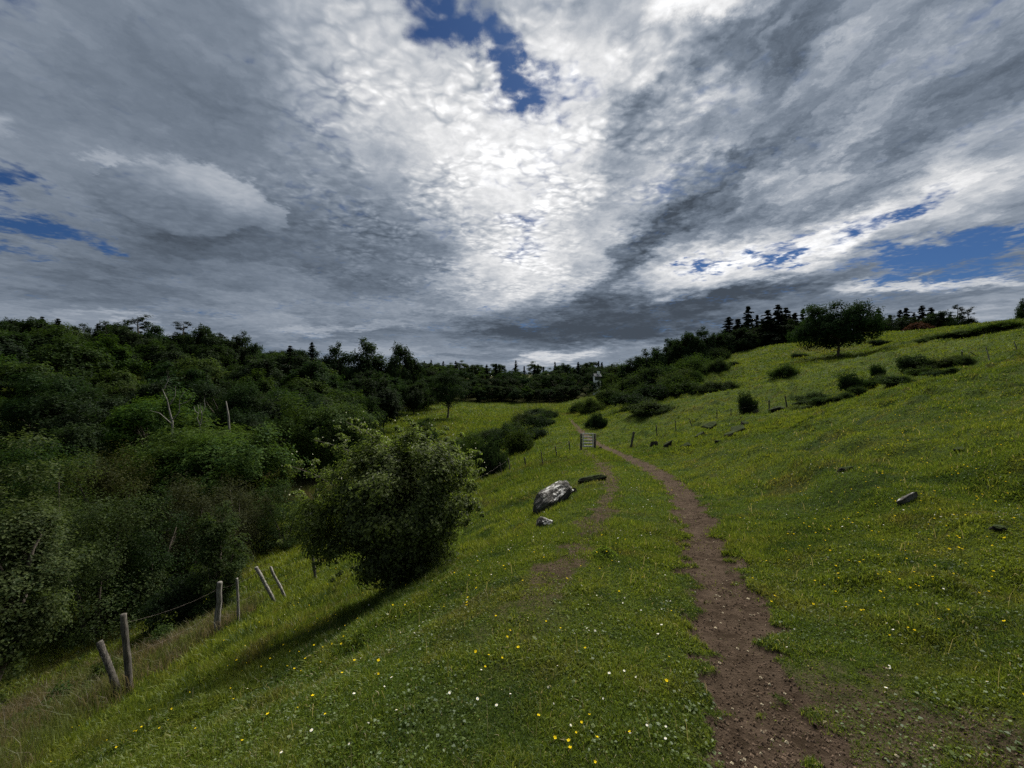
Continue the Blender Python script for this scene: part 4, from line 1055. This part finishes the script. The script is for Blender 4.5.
# ------------------------------------------------------------------ sky, sun, camera
EXPO = 0.85
SUN_AZ, SUN_EL = math.radians(24), math.radians(50)
w = bpy.data.worlds.new('World'); scene.world = w; w.use_nodes = True
nt = w.node_tree
for n in list(nt.nodes): nt.nodes.remove(n)
out = nt.nodes.new('ShaderNodeOutputWorld')
sky = nt.nodes.new('ShaderNodeTexSky'); sky.sky_type = 'NISHITA'; sky.sun_disc = False
sky.sun_elevation = SUN_EL; sky.sun_rotation = SUN_AZ; sky.air_density = 1.; sky.dust_density = .6; sky.ozone_density = 2.
BG = .1
D = vec(nt, 'NORMALIZE', N(nt, 'TexCoord').outputs['Generated'])
sx = N(nt, 'SeparateXYZ', {0: D}).outputs
zc = mth(nt, 'ADD', mth(nt, 'MAXIMUM', sx[2], 0.), .11)
P = N(nt, 'CombineXYZ', {0: mth(nt, 'DIVIDE', sx[0], zc), 1: mth(nt, 'DIVIDE', sx[1], zc)}).outputs[0]     # where the view line meets the cloud deck
# ragged edges: shift the look-up direction by cloud-deck noise, less towards the horizon
def cen(sock): return vec(nt, 'SUBTRACT', sock, (.5, .5, .5))
n1 = noise(nt, P, 1.5, 5, .62).outputs['Color']; n2 = noise(nt, P, 6., 6, .68).outputs['Color']
wamt = N(nt, 'CombineXYZ', {0: 1., 1: 1., 2: mth(nt, 'ADD', mth(nt, 'MULTIPLY', zc, .85), .02)}).outputs[0]
W = vec(nt, 'ADD', D, vec(nt, 'MULTIPLY', vec(nt, 'ADD', vec(nt, 'SCALE', cen(n1), scale=.30), vec(nt, 'SCALE', cen(n2), scale=.16)), wamt))

def blob(u, v, ru, rv, rot=0., inner=.15, outer=1.35, src=None):
    """0..1 mask of one cloud mass, an ellipse on the sky dome round a direction"""
    def dr(a, b): return Vector(((a - 512) / F, 1., (384 - b) / F)).normalized()
    c = dr(u, v); ca, sa = math.cos(math.radians(rot)), math.sin(math.radians(rot))
    a1 = dr(u + ca * 20, v - sa * 20) - c; a2 = dr(u + sa * 20, v + ca * 20) - c
    l1, l2 = a1.length * ru / 20, a2.length * rv / 20
    e1 = a1.normalized(); e3 = (c - e1 * c.dot(e1)).normalized(); e2 = e3.cross(e1)
    m = Matrix((e1, e2, e3)).transposed()
    mp = N(nt, 'Mapping', {'Vector': src or W, 'Location': c, 'Rotation': m.to_euler(), 'Scale': (l1, l2, .8)}, vector_type='TEXTURE').outputs[0]
    return rampf(nt, vec(nt, 'LENGTH', mp), outer, inner)
def total(lst, base):
    acc = base
    for (*a, amp) in lst:
        acc = mth(nt, 'MULTIPLY_ADD', blob(*a), amp, acc)
    return acc
LUM = [  # u, v, ru, rv, rotation, inner, outer, change in brightness
    (120, 60, 300, 120, 0, .1, 1.4, -.05), (330, 245, 160, 62, -12, .1, 1.3, -.13), (110, 262, 170, 55, 0, .1, 1.4, -.10), (200, 120, 110, 40, -20, .1, 1.4, -.04), (30, 325, 180, 22, 0, .1, 1.4, .05),
    (535, 185, 90, 140, 8, .1, 1.5, .33), (590, 60, 80, 80, 0, .05, 1.5, .20), (690, -14, 60, 34, 0, .05, 1.5, .45), (400, 90, 140, 80, -42, .1, 1.5, .26), (640, 40, 90, 50, 0, .1, 1.5, .04), (500, 270, 70, 40, 0, .1, 1.5, .12),
    (748, 50, 80, 46, 10, .1, 1.4, -.20), (620, 125, 50, 26, 15, .1, 1.4, -.24), (690, 205, 95, 26, 28, .1, 1.4, -.15), (640, 250, 55, 20, 38, .1, 1.4, -.2), (900, 110, 180, 60, 20, .1, 1.4, -.06), (600, 290, 40, 18, 40, .1, 1.4, -.1),
    (700, 100, 40, 16, 20, .1, 1.4, .16), (640, 95, 30, 14, 30, .1, 1.4, .12), (850, 230, 130, 26, 22, .1, 1.5, .32), (715, 268, 95, 22, 16, .1, 1.5, .36), (790, 170, 60, 14, 25, .1, 1.5, .14), (690, 165, 60, 12, 25, .1, 1.5, .14), (985, 190, 70, 34, 15, .1, 1.5, .2), (770, 30, 40, 12, 50, .1, 1.4, .14),
    (600, 320, 165, 30, 5, .45, 1.15, -.24), (760, 292, 110, 14, 8, .3, 1.2, -.12), (930, 282, 130, 6, 3, .1, 1.4, .26), (880, 300, 170, 9, 4, .1, 1.4, -.06), (420, 330, 140, 10, 0, .1, 1.4, -.05), (950, 318, 90, 9, 8, .1, 1.4, .12), (760, 300, 120, 10, 4, .1, 1.4, -.05),
    (205, 200, 88, 34, -20, .8, 1.05, .07), (225, 186, 70, 13, -24, .3, 1.2, .10), (190, 228, 95, 22, -14, .2, 1.2, -.10), (150, 172, 40, 14, -8, .5, 1.1, .06), (200, 250, 150, 28, -5, .2, 1.2, -.04),
    (555, 357, 46, 7, 4, .1, 1.4, .24), (330, 327, 90, 4, 3, .1, 1.4, .14), (120, 318, 60, 4, 0, .1, 1.4, .12), (420, 352, 60, 4, 0, .1, 1.4, .1),
    (10, 120, 40, 16, 0, .1, 1.4, .1), (850, 20, 60, 30, 40, .1, 1.4, .06), (610, 170, 30, 50, -30, .1, 1.4, -.05)]
HOLE = [(435, 4, 84, 44, -20, .0, 1.5, .95), (545, 84, 60, 38, -10, .0, 1.5, 1.0), (498, 48, 52, 24, -40, .0, 1.5, .6), (15, 186, 60, 20, 0, .0, 1.5, 1.0), (40, 232, 75, 11, -2, .0, 1.5, .95), (5, 255, 60, 8, 0, .0, 1.5, .6), (525, 232, 44, 28, 0, .0, 1.5, .55), (540, 175, 34, 20, 0, .0, 1.5, .35),
        (930, 266, 120, 14, 3, .2, 1.4, 1.25), (758, 263, 34, 9, 25, .0, 1.5, 1.), (885, 213, 64, 11, 22, .0, 1.5, .95), (985, 238, 95, 14, 8, .1, 1.5, 1.1), (705, 266, 22, 8, 25, .0, 1.5, .8), (800, 232, 54, 9, 24, .0, 1.5, .7), (210, 40, 60, 10, -20, .0, 1.5, .3)]
# cloud texture: rows of puffs near the sun, cloud streets that run away to one point of the horizon, soft billows elsewhere
sp = N(nt, 'Mapping', {'Vector': P, 'Rotation': (0, 0, math.radians(8)), 'Scale': (1.6, .85, 1.)}).outputs[0]
wisp = mth(nt, 'SUBTRACT', noise(nt, P, 2.1, 7, .52, .3).outputs[0], .5)
streak = mth(nt, 'SUBTRACT', noise(nt, vec(nt, 'ADD', sp, vec(nt, 'SCALE', cen(n2), scale=.35)), 2.1, 7, .58, .2).outputs[0], .5)
bill = mth(nt, 'SUBTRACT', .38, N(nt, 'TexVoronoi', {'Vector': vec(nt, 'ADD', sp, vec(nt, 'SCALE', cen(n2), scale=.5)), 'Scale': 4.6, 'Smoothness': .7, 'Detail': 2.5, 'Roughness': .55, 'Lacunarity': 2.3}, voronoi_dimensions='2D', feature='SMOOTH_F1', normalize=True).outputs['Distance'])
P2 = vec(nt, 'ADD', P, vec(nt, 'SCALE', cen(noise(nt, P, 7., 3, .6).outputs['Color']), scale=.10))
vr = N(nt, 'TexVoronoi', {'Vector': N(nt, 'Mapping', {'Vector': P2, 'Rotation': (0, 0, math.radians(-28)), 'Scale': (1., 1.35, 1.)}).outputs[0], 'Scale': 17., 'Randomness': .95, 'Smoothness': .6, 'Detail': 1.2, 'Roughness': .5, 'Lacunarity': 2.2}, voronoi_dimensions='2D', feature='SMOOTH_F1', normalize=True)
dap = mth(nt, 'SUBTRACT', .36, vr.outputs['Distance'])
fine = mth(nt, 'SUBTRACT', noise(nt, P2, 26., 4, .55).outputs[0], .5)
core = blob(500, 130, 200, 200, 0, .1, 1.5)
rightside = blob(800, 140, 300, 220, 10, .2, 1.3)
patch = rampf(nt, noise(nt, P, 3.4, 3, .5).outputs[0], .36, .62)
lum = total(LUM, .55)
lum = mth(nt, 'ADD', lum, mth(nt, 'MULTIPLY', wisp, mth(nt, 'MULTIPLY_ADD', core, .22, .14)))
lum = mth(nt, 'ADD', lum, mth(nt, 'MULTIPLY', mth(nt, 'MULTIPLY', streak, rampf(nt, sx[2], .06, .34, .25, 1.)), mth(nt, 'MULTIPLY_ADD', rightside, .64, .03)))
bandv = N(nt, 'Mapping', {'Vector': W, 'Scale': (2.6, 2.6, 17.)}).outputs[0]
band = mth(nt, 'SUBTRACT', noise(nt, bandv, 1.5, 6, .58, .4).outputs[0], .5)
lum = mth(nt, 'ADD', lum, mth(nt, 'MULTIPLY', band, rampf(nt, sx[2], .42, .12, .0, .46)))
lum = mth(nt, 'ADD', lum, mth(nt, 'MULTIPLY', mth(nt, 'MULTIPLY', dap, patch), mth(nt, 'MULTIPLY_ADD', core, .85, .06)))
lum = mth(nt, 'ADD', lum, mth(nt, 'MULTIPLY', fine, mth(nt, 'MULTIPLY_ADD', core, .20, .03)))
lum = mth(nt, 'ADD', lum, mth(nt, 'MULTIPLY', bill, mth(nt, 'MULTIPLY', rampf(nt, sx[2], .05, .3), mth(nt, 'MULTIPLY_ADD', rightside, .40, .16))))
# one rounded heap cloud low on the left, lit along its upper edge
W2 = vec(nt, 'ADD', D, vec(nt, 'MULTIPLY', vec(nt, 'ADD', vec(nt, 'SCALE', cen(n1), scale=.10), vec(nt, 'SCALE', cen(n2), scale=.07)), wamt))
heap = 0.
for a_ in ((148, 184, 32, 20, -5), (195, 190, 50, 28, -15), (242, 205, 42, 24, -20), (272, 219, 24, 17, -10), (180, 212, 66, 24, -12), (120, 180, 22, 12, 0)):
    heap = mth(nt, 'MAXIMUM', heap, blob(*a_, .82, 1.02, W2))
shade = mth(nt, 'ADD', blob(215, 178, 105, 24, -22, .2, 1.5, W2), mth(nt, 'MULTIPLY', dap, .5))
lump = mth(nt, 'ADD', mth(nt, 'MULTIPLY_ADD', shade, .22, .485), mth(nt, 'ADD', mth(nt, 'MULTIPLY', wisp, .16), mth(nt, 'MULTIPLY', fine, .08)))
hn = nt.nodes.new('ShaderNodeMix'); hn.data_type = 'FLOAT'
nt.links.new(mth(nt, 'MULTIPLY', heap, .9), hn.inputs[0]); nt.links.new(lum, hn.inputs[2]); nt.links.new(lump, hn.inputs[3])
lum = mth(nt, 'MINIMUM', mth(nt, 'MAXIMUM', hn.outputs[0], .32), 1.06)
lin = mth(nt, 'POWER', lum, 2.25)
tint = mixc(nt, rampf(nt, lum, .35, .95), (.77, .975, 1.28), (.995, 1.0, 1.01))
cloud = vec(nt, 'SCALE', tint, scale=mth(nt, 'MULTIPLY', lin, 1.0 / BG / (2 ** EXPO)))
hole = total(HOLE, 0.)
hole = mth(nt, 'ADD', hole, mth(nt, 'ADD', mth(nt, 'MULTIPLY', wisp, 2.2), mth(nt, 'ADD', mth(nt, 'MULTIPLY', dap, -1.0), mth(nt, 'ADD', mth(nt, 'MULTIPLY', streak, 1.1), mth(nt, 'MULTIPLY', fine, .8)))))
hm = rampf(nt, hole, .10, 1.02)
blue = vec(nt, 'MULTIPLY', sky.outputs[0], (.085, .142, .235))
col = mixc(nt, hm, cloud, blue)
bg = N(nt, 'Background', {'Color': col, 'Strength': BG}).outputs[0]
nt.links.new(bg, out.inputs[0])
w.cycles.sampling_method = 'MANUAL'; w.cycles.sample_map_resolution = 512

sun = bpy.data.lights.new('sun', 'SUN'); sun.energy = 4.8; sun.angle = math.radians(42); sun.color = (1., .95, .86)
so = link('sun', sun); 
sd = Vector((math.sin(SUN_AZ) * math.cos(SUN_EL), math.cos(SUN_AZ) * math.cos(SUN_EL), math.sin(SUN_EL)))
so.rotation_euler = sd.to_track_quat('Z', 'Y').to_euler(); so.location = sd * 300

cam = bpy.data.cameras.new('camera'); cam.sensor_width = 36; cam.lens = 36 * F / 1024; cam.clip_start = .05; cam.clip_end = 4000
co = link('camera', cam, None, (0, 0, EYE)); co.rotation_euler = (math.pi / 2, 0, 0)
scene.camera = co
vs = scene.view_settings; vs.view_transform = 'Standard'; vs.look = 'None'; vs.exposure = EXPO; vs.gamma = 1; vs.use_curve_mapping = False
scene.cycles.max_bounces = 6; scene.cycles.diffuse_bounces = 3; scene.cycles.glossy_bounces = 2; scene.cycles.transmission_bounces = 4
scene.cycles.use_denoising = False
